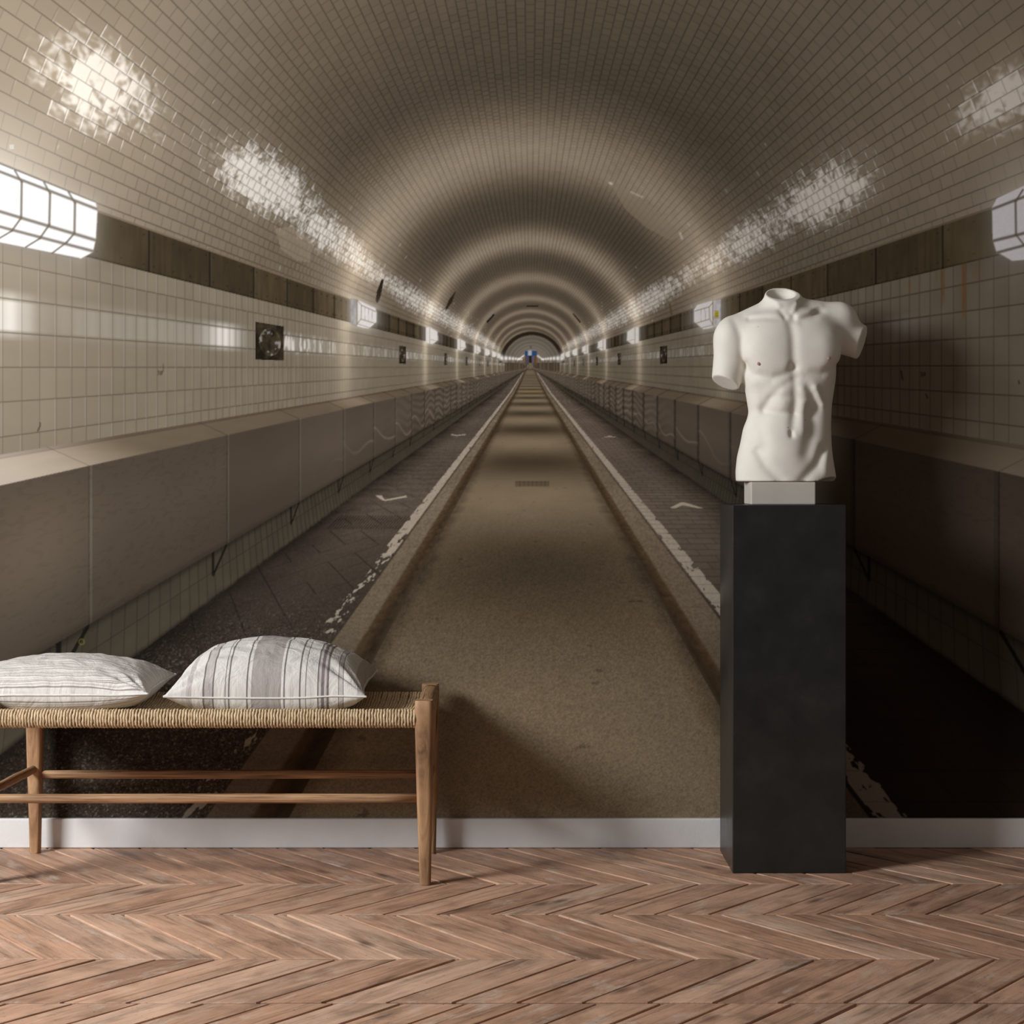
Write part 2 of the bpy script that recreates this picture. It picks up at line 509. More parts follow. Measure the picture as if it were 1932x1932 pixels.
SLOTS = [([(720, 526), (724.5, 528), (719, 556), (713, 572), (708.5, 569), (711, 550)], (42, 36, 26)),
         ([(858, 551), (860.5, 549), (853, 570), (843, 584), (840, 582), (848, 564)], (50, 42, 30)),
         ([(931, 592), (934, 594), (920, 610), (917, 607)], (44, 37, 28)),
         ([(994, 576), (1016, 576), (1016, 578.6), (994, 578.6)], (40, 34, 27)),
         ([(1080, 592), (1083, 591.5), (1096, 607), (1094, 610)], (48, 38, 26)),
         ([(1262, 573), (1265, 572.5), (1269, 594), (1266, 595)], (95, 80, 62))]
BLUE = (984, 658, 1017, 684)

REG = ['vault', 'tile_wall', 'tile_wall', 'frieze', 'frieze', 'parapet', 'parapet', 'plinth_tiles', 'plinth_tiles', 'footway', 'footway', 'kerb', 'kerb', 'roadway', 'tunnel_end', 'frieze', 'frieze']
R_VAULT, R_WALL, R_BAND, R_PAR, R_SKIRT, R_FOOT, R_KERB, R_ROAD, R_END = 0, 1, 3, 5, 7, 9, 11, 13, 14
R_LAMP, R_PLAQ = 100, 200

def grid_line(f, size_px, wpx):
    """darkness of a joint: f = fractional tile coordinate, size_px = tile size in pixels"""
    d = np.minimum(f, 1 - f) * size_px
    return np.exp(-(d / wpx) ** 2) * np.clip((size_px - 1.2) / 5.0, 0, 1)

def shade(X, Y):
    N = X.size
    out = np.zeros((N, 3)); reg = np.zeros(N, int)
    dx = X - VX; dy = VY - Y
    right = dx > 0
    w = np.where(right, 1.045, 1.0)
    ax = np.maximum(np.abs(dx) / w, 0.02)
    sidx = right.astype(int)
    m = dy / ax
    Dw = 1000.0 / ax
    mtop = 0.354 + 0.008 * np.minimum(Dw, 4.0)
    MB, MS0, MS1, MP, MK1, MK2 = 0.249, -0.165, np.where(right, -.232, -.223), -0.583, -0.646, -0.731
    # the far roadway bends upwards a little
    yf = np.where(Y < 741, (Y - 682) * 0.8136, Y - VY)
    yf = np.maximum(yf, 0.02)
    nrat = ax / yf
    rpx = np.hypot(ax, dy)

    # ---------------- classify
    R = np.full(N, -1)
    up = (dy >= 0)
    R[up & (m > mtop)] = R_VAULT
    R[(m <= mtop) & (m > MB)] = R_BAND
    R[(m <= MB) & (m > MS0)] = R_WALL
    R[(m <= MS0) & (m > MP)] = R_PAR
    R[(m <= MP) & (m > MK2)] = R_SKIRT
    low = (m <= MK2)
    R[low & (nrat > 0.722)] = R_FOOT
    R[low & (nrat <= 0.722) & (nrat > 0.535)] = R_KERB
    R[low & (nrat <= 0.535)] = R_ROAD
    R[(R < 0)] = R_ROAD
    cx, cy = X - 1003.5, Y - 687.0
    cr = np.hypot(cx, cy)
    R[(cr < 63) & (Y < 684) & (m > -0.165)] = R_END
    R[(Y < 684) & (Y > 650) & (np.abs(cx) < 30)] = R_END
    R[(Y >= 684) & (Y < 700) & (np.abs(cx) < 52) & (nrat > .722) & (m > -.60)] = R_PAR

    # ---------------- vault
    k_ = R == R_VAULT
    if k_.any():
        x, y, X_, Y_ = ax[k_], dy[k_], X[k_], Y[k_]
        c0, r0 = 0.21, 1.01
        A = (x * x + y * y) * 1e-6; B = y * 1e-3 * c0; Cc = c0 * c0 - r0 * r0
        D = (B + np.sqrt(B * B - A * Cc)) / A
        e = np.clip((y * D * 1e-3 - c0) / r0, -1, 1)
        ang = np.arcsin(e)
        sg = np.where(right[k_], 1.0, -1.0)
        arc = r0 * (math.pi / 2 - ang) * sg
        row = arc / 0.0326 + 0.5
        j = np.floor(row); fv = row - j
        col = D / 0.0372 + 0.5 * (j % 2) + 0.08 * H2(j, 0 * j, 4)
        i = np.floor(col); fu = col - i
        szv = 32.6 / D; szu = 0.0372 * rpx[k_] / D
        ph = (D - 2.98 + 1.065) % 2.13 - 1.065
        A_ = np.maximum(np.where(D > 1.915, G(ph, 0.44), 0), 0.78 * G(D - 0.72, 0.84))
        lowv = SM(.75, .25, e)
        farv = SM(4.2, 7.5, D)
        mul = 0.36 + 0.14 * farv + 0.26 * lowv + (1.16 - 0.34 * farv - 0.26 * lowv) * A_
        base = CL(138, 125, 107)[None] * mul[:, None]
        # tile to tile variation and blotches
        base *= (0.955 + 0.09 * H2(i, j, 1))[:, None]
        base *= (0.93 + 0.14 * FB(D * 6, arc * 7, 3, 2))[:, None]
        g1 = grid_line(fv, szv, 1.05) * (0.30 + .30 * SM(9, 24, szv) + .16 * H2(j, np.floor(D * 3), 31))
        g2 = grid_line(fu, szu, 0.75) * (0.16 + 0.46 * H2(i, j, 7) ** 1.5) * np.clip((szu - 2.5) / 5, 0, 1)
        ring = G((D % 1.06) - 0.1, 0.006) * SM(1.2, 2.2, D) * 0.14
        base *= (1 - np.maximum(np.maximum(g1, g2), ring))[:, None]
        # gloss of the glazed tiles as it was photographed (part of the print)
        rho = rpx[k_]; phi = np.degrees(np.arctan2(y, x))
        sp = np.zeros_like(D)
        L = ~right[k_]
        for (rr, pp, wr, wp, am, sd) in ((985, 33.0, 120, 4.4, 1.15, 0), (960, 33, 190, 8, .35, 0), (600, 34.4, 96, 4.6, 1.45, 0), (600, 37.5, 120, 6, .35, 0), (437, 33.2, 62, 4.6, 1.35, 0), (330, 31.0, 60, 4.5, 1.0, 0),
                                         (1000, 30.3, 120, 3.8, 1.25, 1), (625, 31.0, 84, 4.2, 1.35, 1), (600, 32.5, 130, 6.5, .35, 1), (452, 31.5, 60, 4.6, 1.1, 1), (330, 31, 90, 5.0, 0.95, 1)):
            s_ = L if sd == 0 else ~L
            sp += np.where(s_, am * G(rho - rr, wr) * G(phi - pp, wp), 0)
        sp += 1.25 * G(phi - 30, 6.5) * SM(330, 230, rho) * SM(40, 90, rho)
        sp += 0.16 * G(phi - 33, 9.0) * SM(1500, 500, rho)
        tile = H2(i, j, 11)
        nearf = np.clip((szu - 3) / 8, 0, 1)
        # ripples in each glaze, some tiles only half lit
        tw = H2(i, j, 12) * 6.28
        qx, qy = fu * np.cos(tw) + fv * np.sin(tw), -fu * np.sin(tw) + fv * np.cos(tw)
        wav = .5 + .5 * np.sin(qx * 9 + 5 * FB(D * 70, arc * 70, 2, 6) + tw)
        bl_ = FB(D * 62, arc * 62, 2, 5)
        edge = np.maximum(G((fu - 0.06) * szu, 1.3), 0.7 * G((fv - 0.08) * szv, 1.2)) * nearf
        val = sp * (0.10 + 0.42 * tile + 0.30 * wav * (.3 + .7 * nearf) + 0.75 * bl_) + 0.50 * edge * np.minimum(sp * 2.2, 1) * (H2(i, j, 14) > .45)
        hi = SM(0.46, 1.22, val)
        haze = np.clip(sp, 0, 1.2) * 0.30
        joint = 1 - 0.55 * np.maximum(grid_line(fv, szv, 1.0), grid_line(fu, szu, 1.0))
        base = base * (1 + haze)[:, None] + (hi * joint * np.where(L, 0.54, 0.50))[:, None] * np.array([1.0, .98, .95])[None]
        # sparse glints
        gl = (H2(i, j, 21) > 0.985) & (np.abs(phi - 30) < 15)
        base += (np.where(gl, 0.20, 0) * G((fu - .1) * szu, 1.0) * G((fv - .5) * szv, 5.0))[:, None]
        base *= (1 + .45 * lowv * G(lampphase(D), .15) * SM(2.2, 2.7, D))[:, None]
        # glow round the near lamp
        base += (0.22 * np.exp(-(((X_ + 30) / 150) ** 2 + ((Y_ - 320) / 120) ** 2)))[:, None] * np.array([1, .95, .86])[None]
        base += (0.16 * np.exp(-(((X_ - 1960) / 90) ** 2 + ((Y_ - 340) / 80) ** 2)))[:, None] * np.array([1, .93, .80])[None]
        # hanging plastic sheet on the right, scraped patches
        sh = inpoly(X_, Y_, [(1150, 344), (1170, 348), (1232, 392), (1290, 449), (1262, 452), (1220, 430), (1180, 395)])
        base = np.where(sh[:, None], base * 0.55 + CL(150, 134, 112)[None] * 0.52, base)
        base += (0.42 * G(seg(X_, Y_, (1150, 345), (1154, 347)), 2.0) + 0.20 * G(seg(X_, Y_, (1190, 362), (1212, 372)), 1.6) + 0.28 * G(seg(X_, Y_, (1283, 440), (1287, 450)), 2.0))[:, None]
        shl = inpoly(X_, Y_, [(519, 432), (545, 428), (590, 455), (585, 495), (560, 492), (530, 470)])
        base = np.where(shl[:, None], base * 0.72 + CL(170, 152, 130)[None] * 0.30, base)
        base *= (1 - 0.20 * np.exp(-(((X_ - 1165) / 26) ** 2 + ((Y_ - 318) / 16) ** 2)) * FB(X_ / 6, Y_ / 6, 2, 9))[:, None]
        for P, c in SLOTS:
            xs = [p[0] for p in P]; ys = [p[1] for p in P]
            kk = (X_ > min(xs) - 4) & (X_ < max(xs) + 4) & (Y_ > min(ys) - 4) & (Y_ < max(ys) + 4)
            if kk.any():
                ins = inpoly(X_[kk], Y_[kk], P)
                b2 = base[kk]; b2[ins] = CL(*c); base[kk] = b2
        # sticker by the near lamp
        st = (np.abs(X_ - 22) < 4.5) & (np.abs(Y_ - 277) < 4.5)
        base[st] = CL(205, 200, 190)
        out[k_] = base; reg[k_] = R_VAULT

    # ---------------- frieze band
    k_ = R == R_BAND
    if k_.any():
        D, mm, rt, X_, Y_ = Dw[k_], m[k_], right[k_], X[k_], Y[k_]
        t = (mm - MB) / (mtop[k_] - MB)
        p = np.where(rt, (D - 1.342) / .2602, (D - 1.391) / .264)
        j = np.floor(p); f = p - j
        szp = 0.264 * ax[k_] / D
        tone = 0.75 + 0.75 * H2(j, sidx[k_] * 7.0, 3)
        base = CL(69, 60, 44)[None] * tone[:, None] * (0.72 + 0.5 * FB(p * 6, t * 1.5 + j, 3, 4))[:, None]
        base *= (0.8 + 0.35 * FB(p * 26, t * .8 + j * 3, 2, 8))[:, None]
        ph = lampphase(D)
        base *= (1 + np.where(D > 2.2, 0.9 * G(ph, .30), 0.55 * G(D - 1.22, .13)))[:, None]
        base *= (1 - 0.85 * grid_line(f, szp, 1.5))[:, None]
        base += (0.012 * G((f - 0.03) * szp, 1.4))[:, None]
        # rivets
        for fx in (.07, .36, .64, .93):
            for ft in (.16, .82):
                d = np.hypot((f - fx) * szp, (t - ft) * (0.115 * ax[k_]))
                base *= (1 - 0.65 * G(d, 1.5) * (szp > 12))[:, None]
        # pale strip of trim tiles along the upper edge
        base = np.where((t > .955)[:, None], CL(116, 102, 84)[None], base)
        base *= (1 - 0.6 * G((t - .02) * 0.115 * ax[k_], 1.3))[:, None]
        out[k_] = base; reg[k_] = np.where(D < 1.215, 15, R_BAND) + sidx[k_]

    # ---------------- tiled side walls
    k_ = R == R_WALL
    if k_.any():
        D, mm, rt, X_, Y_ = Dw[k_], m[k_], right[k_], X[k_], Y[k_]
        col = (D - 1.0052) / .0379
        vert = np.where(rt, (mm - .004) / .0652, mm / .066)
        i = np.floor(col); fu = col - i; j = np.floor(vert); fv = vert - j
        szu = 0.0379 * ax[k_] / D; szv = .066 * ax[k_]
        ph = lampphase(D)
        far = SM(1.6, 4.0, D)
        t = (mm - MS0) / (MB - MS0)
        mul = 1.0 - 0.05 * far + 0.50 * G(ph, .42) * SM(1.9, 2.6, D) * (0.5 + .6 * t)
        mul += far * 1.5 * G(ph + .02, .11) * (0.45 + 0.75 * t) + (1 - far) * 0.9 * G(ph, .10) * SM(2.2, 2.6, D) * t
        mul += 0.42 * SM(1.30, .98, D) * (0.3 + .7 * t)
        base = CL(128, 118, 102)[None] * mul[:, None]
        base *= np.where(t[:, None] < .5, np.array([1.0, 1.0, .985])[None], 1.0)
        base *= (0.965 + 0.07 * H2(i, j, 5))[:, None] * (0.93 + 0.14 * FB(D * 9, mm * 22, 3, 6))[:, None]
        base *= np.where(rt, 0.98 - 0.16 * FB(D * 30, mm * 4, 3, 14), 1.0)[:, None]
        gh = grid_line(fv, szv, np.where(rt, 1.25, 1.0)) * (.30 + .70 * SM(6, 30, szv)) * np.where(rt, .70, .62)
        gv = grid_line(fu, szu, .85) * np.where(rt, .50, .42) * np.clip((szu - 1.5) / 8, 0.12, 1)
        gg = np.maximum(gh, gv)
        base = base * (1 - gg)[:, None] + CL(92, 70, 48)[None] * (gg * .15)[:, None]
        # reflections of the lamps in one course
        inrow = (j == 1) * np.clip(np.minimum(fv, 1 - fv) * 9, 0, 1) + (j == 2) * 0.55 * SM(.35, .0, fv) + (j == 0) * .4 * SM(.72, 1.0, fv)
        sp = np.where(rt, .22 * G(D - 1.5, .09), 1.0 * G(D - 1.005, .055) + 1.05 * G(D - 1.735, .085) + .16 * SM(1.05, 1.2, D) * SM(2.0, 1.5, D))
        sp = sp + np.where(D > 1.95, (0.30 + .45 * G(ph + .62, .42)) * np.where(rt, .75, 1.0), 0)
        colv = np.where(D < 1.95, 0.72 + .28 * G((fu - .45), .33) , 0.25 + 1.1 * SM(.35, .85, VN(D * 42, j * 3, 3)) * SM(.2, .7, VN(D * 90, fv * 2, 8)))
        base += (0.52 * sp * inrow * colv * (1 - gg))[:, None] * np.array([1, .99, .97])[None]
        # vertical glossy tile edges
        base += (0.06 * G((fu - .93) * szu, 1.1) * (H2(i, j, 9) > .6) * (szu > 7) * (~rt))[:, None]
        # shadow under the near lamps and panels edge, rust runs on the right
        base *= (1 - 0.42 * G(t - 1.0, .06) * SM(1.4, 1.0, D))[:, None]
        for xr, y0, y1, ww, am in ((1779, 505, 565, 4, .6), (1818, 497, 592, 4, .75), (1716, 530, 560, 2.5, .45), (1842, 497, 530, 10, .25), (1767, 512, 530, 2, .3)):
            a = am * G(X_ - xr, ww) * SM(y0 - 6, y0 + 4, Y_) * SM(y1 + 25, y1 - 20, Y_) * (0.5 + FB(X_ / 2.0, Y_ / 14, 2, 3))
            a = np.clip(a, 0, .9)
            base = base * (1 - a)[:, None] + CL(120, 80, 34)[None] * a[:, None]
        # scribbles: 318 on both walls and small marks
        def ink(strokes, wd, c):
            nonlocal base
            P = [p for s_ in strokes for p in s_]
            kk = (X_ > min(p[0] for p in P) - 4) & (X_ < max(p[0] for p in P) + 4) & (Y_ > min(p[1] for p in P) - 4) & (Y_ < max(p[1] for p in P) + 4)
            if not kk.any(): return
            d = np.full(kk.sum(), 1e9)
            for s_ in strokes:
                for a, b in zip(s_[:-1], s_[1:]): d = np.minimum(d, seg(X_[kk], Y_[kk], a, b))
            g = np.clip(1.3 - d / wd, 0, 1) * .8
            base[kk] = base[kk] * (1 - g)[:, None] + CL(*c)[None] * g[:, None]
        def three_18(ox, oy, s, slash=False):
            st = [[(ox, oy), (ox + 2.5 * s, oy + .5 * s), (ox + 1 * s, oy + 3 * s), (ox + 2.6 * s, oy + 5 * s), (ox + .4 * s, oy + 8 * s)],
                  [(ox + 5 * s, oy + (.5 if slash else 1) * s), (ox + (3.6 if slash else 4.6) * s, oy + 8 * s)],
                  [(ox + 8.4 * s, oy + .6 * s), (ox + 6.6 * s, oy + 1.6 * s), (ox + 8.6 * s, oy + 5 * s), (ox + 7.6 * s, oy + 7.6 * s), (ox + 6.2 * s, oy + 6 * s), (ox + 8.6 * s, oy + 2.4 * s), (ox + 8.4 * s, oy + .6 * s)]]
            return st
        ink(three_18(297.5, 699.5, 1.0), 1.0, (60, 52, 44))
        ink([[(308, 687), (308, 702)]], 1.0, (70, 60, 50))
        ink(three_18(1737, 702, 1.0, True), 1.0, (40, 33, 28))
        ink([[(75.5, 798), (76, 803), (71, 813)]], 1.6, (62, 48, 34))
        ink([[(1700, 700), (1702, 712), (1703, 716)], [(1747, 744), (1750, 751)], [(1922, 719), (1923, 724)]], 1.7, (30, 24, 20))
        out[k_] = base; reg[k_] = R_WALL + sidx[k_]

    # ---------------- parapet: sloping top slab + sheet metal front
    k_ = R == R_PAR
    if k_.any():
        mm, a_, rt, X_, Y_ = m[k_], ax[k_], right[k_], X[k_], Y[k_]
        ms1 = MS1[k_]
        slab = mm > ms1
        zf = 0.913 * ms1
        s = (mm + .165) / (.087 * mm - (-.165 - zf))
        s = np.clip(s, 0, 1)
        dep = np.where(slab, (1 - .087 * s), .913) * 1000 / a_
        o_, pch = np.where(rt, 1.181 * .913, 1.202 * .913), np.where(rt, .527 * .913, .547 * .913)
        p = (dep - o_) / pch
        j = np.floor(p); f = p - j
        szp = pch * a_ / dep
        ph = lampphase(dep)
        near = SM(1.32, .92, dep) * np.where(rt, .35, 1.0)
        # slab
        bs = CL(106, 94, 78)[None] * (1.0 + 2.7 * near + .95 * G(ph + .05, .30) * SM(2.2, 3.0, dep) + .8 * G(ph, .16) * SM(4, 6, dep))[:, None]
        bs *= (.93 + .14 * FB(dep * 12, s * 3 + j, 3, 5))[:, None] * (1 + near[:, None] * np.array([-.06, .02, .22])[None])
        bs *= (1 - .45 * grid_line(f, szp, 1.2))[:, None]
        bs = np.where((s < .13)[:, None], bs * np.array([.76, .75, .78])[None], bs)
        bs *= (1 - .30 * G((s - .14) * .058 * a_, 1.2))[:, None]
        # panel
        t = np.clip((mm - ms1) / (MP - ms1), 0, 1)
        tone = .92 + .16 * H2(j, sidx[k_] * 5.0, 2)
        grad = (.90 + .22 * G(t - .42, .35) - .10 * t) * (.84 + .16 * SM(1.5, 2.6, dep))
        bp = CL(84, 75, 66)[None] * (tone * grad)[:, None]
        bp *= (.93 + .13 * FB(dep * 5, t * 4, 4, 7))[:, None]
        bp *= (1 - .10 * (FB(dep * 60, t * 50, 2, 3) > .66) * (dep < 1.6))[:, None]
        warmp = G(dep - .98, .12) * G(t - .4, .4) * (~rt)
        bp += (warmp * .030)[:, None] * np.array([1.1, .9, .6])[None]
        # buckled reflections further away
        fr = SM(3.0, 5.5, dep)
        q = dep * 2.4
        wv = t * 5.2 + .55 * np.sin(q * 2.1 + 3 * VN(q, 0 * q, 3)) + .9 * VN(q * 1.6, t * 2.2, 5) - .4 * f
        bp *= (1 + fr * (.32 * np.sin(wv * 6.28) - .03))[:, None]
        wl = .62 + .10 * np.sin(p * 6.28 * .9 + 1) + .16 * VN(p * 2.2, 0 * p, 9) - .25 * (f - .5) * np.where(rt, 1, -1)
        bp += (.05 * SM(2.2, 3.4, dep) * G(t - wl, .022))[:, None] * np.array([1.25, 1.0, .72])[None]
        bp *= (np.where(rt, 1.15, 1.0) + .22 * SM(4, 7, dep) + .15 * SM(1.6, 2.6, dep))[:, None]
        # seams
        dd = np.minimum(f, 1 - f) * szp * 1.0
        light = np.where(f < .5, f * szp, 99)
        sw = np.clip(6.5 / dep, .8, 9)
        strip = (light < np.where(rt, sw * 1.6, sw)) & (szp > 14)
        bp = np.where(strip[:, None], bp * np.where(rt, .80, 1.42)[:, None] * np.array([.95, 1.0, 1.02])[None], bp)
        bp *= (1 - np.where(rt, .70, .62) * G(dd, np.where(rt, 1.4, 1.0)) * np.clip((szp - 2) / 8, 0, 1) * (.55 + .6 * VN(t * 30, j, 3)))[:, None]
        # lower lip shade + bright fold
        bp *= (1 - .28 * SM(.93, 1.0, t))[:, None]
        bp *= (1 + .60 * G(t * .36 * a_, 1.2))[:, None]
        base = np.where(slab[:, None], bs, bp)
        out[k_] = base; reg[k_] = R_PAR + sidx[k_]

    # ---------------- tiled foot of the wall
    k_ = R == R_SKIRT
    if k_.any():
        mm, a_, rt, X_, Y_ = m[k_], ax[k_], right[k_], X[k_], Y[k_]
        dep = (.96 + .28 * (mm + .646)) * 1000 / a_
        t = (mm - MP) / (MK2 - MP)
        col = dep / .040 + t * 1.5
        i = np.floor(col); f = col - i
        szu = .040 * a_ / dep
        base = CL(72, 68, 58)[None] * (.80 + .25 * t)[:, None] * np.where(dep > 3, .95, 1.0)[:, None]
        base *= (.94 + .12 * H2(i, np.floor(t * 2.35), 3))[:, None] * (.85 + .25 * FB(dep * 9, t * 3, 3, 4))[:, None]
        base *= (1 - .45 * np.maximum(grid_line(f, szu, .9), G((mm + .646) * a_, 1.0) * (a_ > 60)))[:, None]
        # brackets under the panel joints, hard shadow under the lip
        o_, pch = np.where(rt, 1.181 * .913, 1.202 * .913), np.where(rt, .527 * .913, .547 * .913)
        p = ((.913 * 1000 / a_) - o_) / pch; fb = p - np.floor(p)
        szp = pch * a_ / (.913 * 1000 / a_) * .913
        br = (fb > .80) & (np.abs(t - .50 * (1 - (fb - .86) / .14)) < .055) & (fb > .86)
        br |= (fb > .845) & (fb < .87) & (t < .50)
        base[br] *= .16
        base *= (1 - .5 * SM(.16, 0, t))[:, None]
        base *= (1 - .65 * G((t - 1.0), .055) * (.4 + FB(dep * 30, t, 2, 5)))[:, None]
        # yellow chalk ring near the bracket
        base += (np.clip(1 - np.abs(np.hypot(X_ - 154, Y_ - 1211) - 5) / 1.6, 0, 1))[:, None] * np.array([.10, .10, .0])[None]
        out[k_] = base; reg[k_] = R_SKIRT + sidx[k_]

    # ---------------- footways
    k_ = R == R_FOOT
    if k_.any():
        a_, y_, rt, X_, Y_, nn, mm = ax[k_], yf[k_], right[k_], X[k_], Y[k_], nrat[k_], m[k_]
        dep = 746.0 / y_
        xr = a_ * .746 / y_
        ph = lampphase(dep)
        light = np.where(rt, .30 + 1.25 * SM(1.15, 2.25, dep), .46 + .64 * SM(1.2, 2.9, dep)) + .25 * G(ph, .5) * SM(1.8, 3, dep)
        base = CL(88, 79, 71)[None] * light[:, None]
        grain = VN(X_ * .36, Y_ * .42, 3) - .5
        nearl = SM(1.9, 1.1, dep)
        # left: coarse speckled asphalt / large lozenge slabs ; right: brick paving
        bl = base * (1 + grain * (.30 + .9 * nearl))[:, None]
        bl *= (1 + .15 * nearl)[:, None]
        spk = SM(.72, .9, VN(X_ * .38, Y_ * .45, 8)) * nearl
        bl += (spk * .12)[:, None] * np.array([1.05, 1, .8])[None]
        q1 = (xr * 1.1 + dep * .80) / .155; q2 = (xr * 1.1 - dep * .80) / .155
        l1 = G((q1 - np.round(q1)) * .155 / .8 * y_ / dep * 1.2, 1.1) * (H2(np.round(q1), np.floor(q2), 2) > .30)
        l2 = G((q2 - np.round(q2)) * .155 / .8 * y_ / dep * 1.2, .9) * (H2(np.round(q2), np.floor(q1), 5) > .45)
        bl *= (1 - SM(4.2, 1.8, dep) * SM(.85, 1.25, dep) * np.maximum(.34 * l1, .66 * l2))[:, None]
        bl *= (1 + .10 * np.sin(dep * 40 + 3 * VN(dep * 9, xr * 30, 2)) * SM(1.8, 3, dep))[:, None]
        c_ = dep / .070; ci = np.floor(c_); fc = c_ - ci
        b_ = xr / .108 + .5 * (ci % 2); bi = np.floor(b_); fb = b_ - bi
        br = base * (.92 + .16 * H2(ci, bi, 3))[:, None] * (1 + grain * .14)[:, None]
        szc = .070 * y_ / dep; szb = .108 * y_ / .746
        br *= (1 - .50 * np.maximum(grid_line(fc, szc, .8) * .8, grid_line(fb, szb, .9)))[:, None]
        br *= np.array([1.0, .985, .97])[None]
        near_r = SM(1.55, 1.1, dep)
        br *= (1 - .10 * near_r)[:, None] * (1 + near_r[:, None] * np.array([.10, -.04, -.06])[None])
        base = np.where(rt[:, None], br, bl)
        # dark dirt along the wall
        base *= (1 - .68 * SM(1.02, 1.34, nn) * (.5 + .7 * FB(dep * 4, nn * 3, 3, 6)))[:, None]
        base *= (1 - .45 * SM(1.28, 1.37, nn))[:, None]
        # cast iron grate
        gr = inpoly(X_, Y_, [(640, 972), (788, 972), (760, 998), (614, 998)])
        base[gr] *= (.52 + .50 * (np.sin((X_[gr] + Y_[gr] * .9) * 1.2) > .1))[:, None]
        # white edge line
        inl = (nn < .803) & (nn > .733)
        worn = np.where(rt, .02 + .55 * SM(1.2, .9, dep), np.clip(.12 + .70 * SM(2.6, 1.45, dep) + .20 * SM(1.0, .9, dep), 0, .92))
        pat = FB(nn * 60, dep * 34, 3, 12) * .62 + .38 * FB(nn * 20, dep * 12, 2, 4)
        on = inl & (pat > .28 + worn * .40 + .10 * np.abs((nn - .768) / .035) ** 3)
        lc = CL(172, 160, 144) * 1.0
        lcol = lc[None] * (.75 + .35 * SM(.8, 2.2, dep))[:, None] * (.9 + .2 * VN(X_ * .4, Y_ * .4, 2))[:, None]
        lcol *= np.where(rt, 1 - .35 * grid_line(fc, szc, .8), 1)[:, None]
        base = np.where(on[:, None], lcol, base)
        # chevrons painted on the footways
        for P in ([(708, 935), (720, 935), (726, 943), (766, 935), (768, 938), (728, 945), (722, 944)], [(1264, 958), (1284, 948), (1292, 948), (1328, 959), (1318, 959), (1288, 953), (1274, 959)],
                  [(851, 819), (862, 821), (879, 819), (879, 820.5), (862, 822.5), (851, 820.5)], [(1136, 826), (1150, 822), (1166, 826), (1150, 824)]):
            xs = [p[0] for p in P]; ys = [p[1] for p in P]
            kk = (X_ > min(xs)) & (X_ < max(xs)) & (Y_ > min(ys)) & (Y_ < max(ys))
            if kk.any():
                ins = inpoly(X_[kk], Y_[kk], P); b2 = base[kk]; b2[ins] = CL(188, 174, 156); base[kk] = b2
        out[k_] = base; reg[k_] = R_FOOT + sidx[k_]

    # ---------------- kerbs
    k_ = R == R_KERB
    if k_.any():
        a_, y_, rt, X_, Y_, nn = ax[k_], yf[k_], right[k_], X[k_], Y[k_], nrat[k_]
        dep = 746.0 / y_
        ph = lampphase(dep)
        light = .82 + .26 * SM(.9, 2.4, dep) + .18 * G(ph, .5) * SM(1.8, 3, dep)
        grain = VN(X_ * .36, Y_ * .40, 5) - .5
        n1 = np.where(rt, .598, .618); n2 = np.where(rt, .548, .570)
        top = CL(120, 107, 90)[None] * (light * (1 + .42 * grain))[:, None] * (.9 + .2 * FB(dep * 7, nn * 9, 3, 2))[:, None]
        face = CL(84, 68, 50)[None] * ((.62 + .55 * (nn - n2) / (n1 - n2)) * light * (.65 + .65 * FB(dep * 34, nn * 40, 3, 8)) * (1 + .3 * grain))[:, None]
        gut = CL(66, 56, 42)[None] * (light * (.35 + 1.2 * FB(dep * 30, nn * 36, 3, 4)) * (1 + .4 * grain))[:, None]
        road = CL(74, 63, 48)[None] * light[:, None]
        bl = SM(.562, .535, nn + .012 * (VN(dep * 20, nn * 3, 3) - .5))
        gut = gut * (1 - bl[:, None]) + road * bl[:, None]
        b1 = SM(n1 - .006, n1 + .010, nn)[:, None]; b2 = SM(n2 - .006, n2 + .004, nn)[:, None]
        base = gut * (1 - b2) + face * b2
        base = base * (1 - b1) + top * b1
        base *= (1 - .60 * G((nn - .7215) * y_, 1.5))[:, None]
        jn = dep / .55; fj = jn - np.floor(jn)
        base *= (1 - .18 * grid_line(fj, .55 * y_ / dep, 1.0) * (nn > n1))[:, None]
        out[k_] = base; reg[k_] = R_KERB + sidx[k_]

    # ---------------- roadway
    k_ = R == R_ROAD
    if k_.any():
        y_, X_, Y_, nn, rt = yf[k_], X[k_], Y[k_], nrat[k_], right[k_]
        dep = 746.0 / y_
        xr = np.where(rt, 1, -1) * ax[k_] * .746 / y_
        ph = (dep - 3.05 + 1.1) % 2.2 - 1.1
        light = .72 + .42 * np.cos(ph / 2.2 * 2 * math.pi) * (1 - .40 * (np.abs(nn) / .535) ** 2)
        light = np.where(dep < 1.2, np.maximum(light, .9), light)
        base = CL(137, 121, 98)[None] * light[:, None]
        g1 = VN(X_ * .50, Y_ * .56, 3) - .5; g2 = VN(X_ * .21, Y_ * .25, 6) - .5
        base *= (1 + .60 * g1 * SM(3.2, 1.2, dep) + .14 * g2 * SM(4, 1.5, dep))[:, None]
        base *= (.92 + .16 * FB(xr * 6, dep * 5, 3, 2))[:, None]
        base *= (1 - .52 * SM(.455, .535, nn + .03 * (VN(dep * 16, nn * 2, 5) - .5)) * (.55 + .6 * FB(dep * 26, nn * 30, 2, 7)))[:, None]
        # oil spots
        sx, sy = xr / .062, dep / .085
        ii, jj = np.floor(sx), np.floor(sy)
        d = np.hypot((sx - ii - .25 - .5 * H2(ii, jj, 4)), (sy - jj - .25 - .5 * H2(ii, jj, 6)) * 1.9)
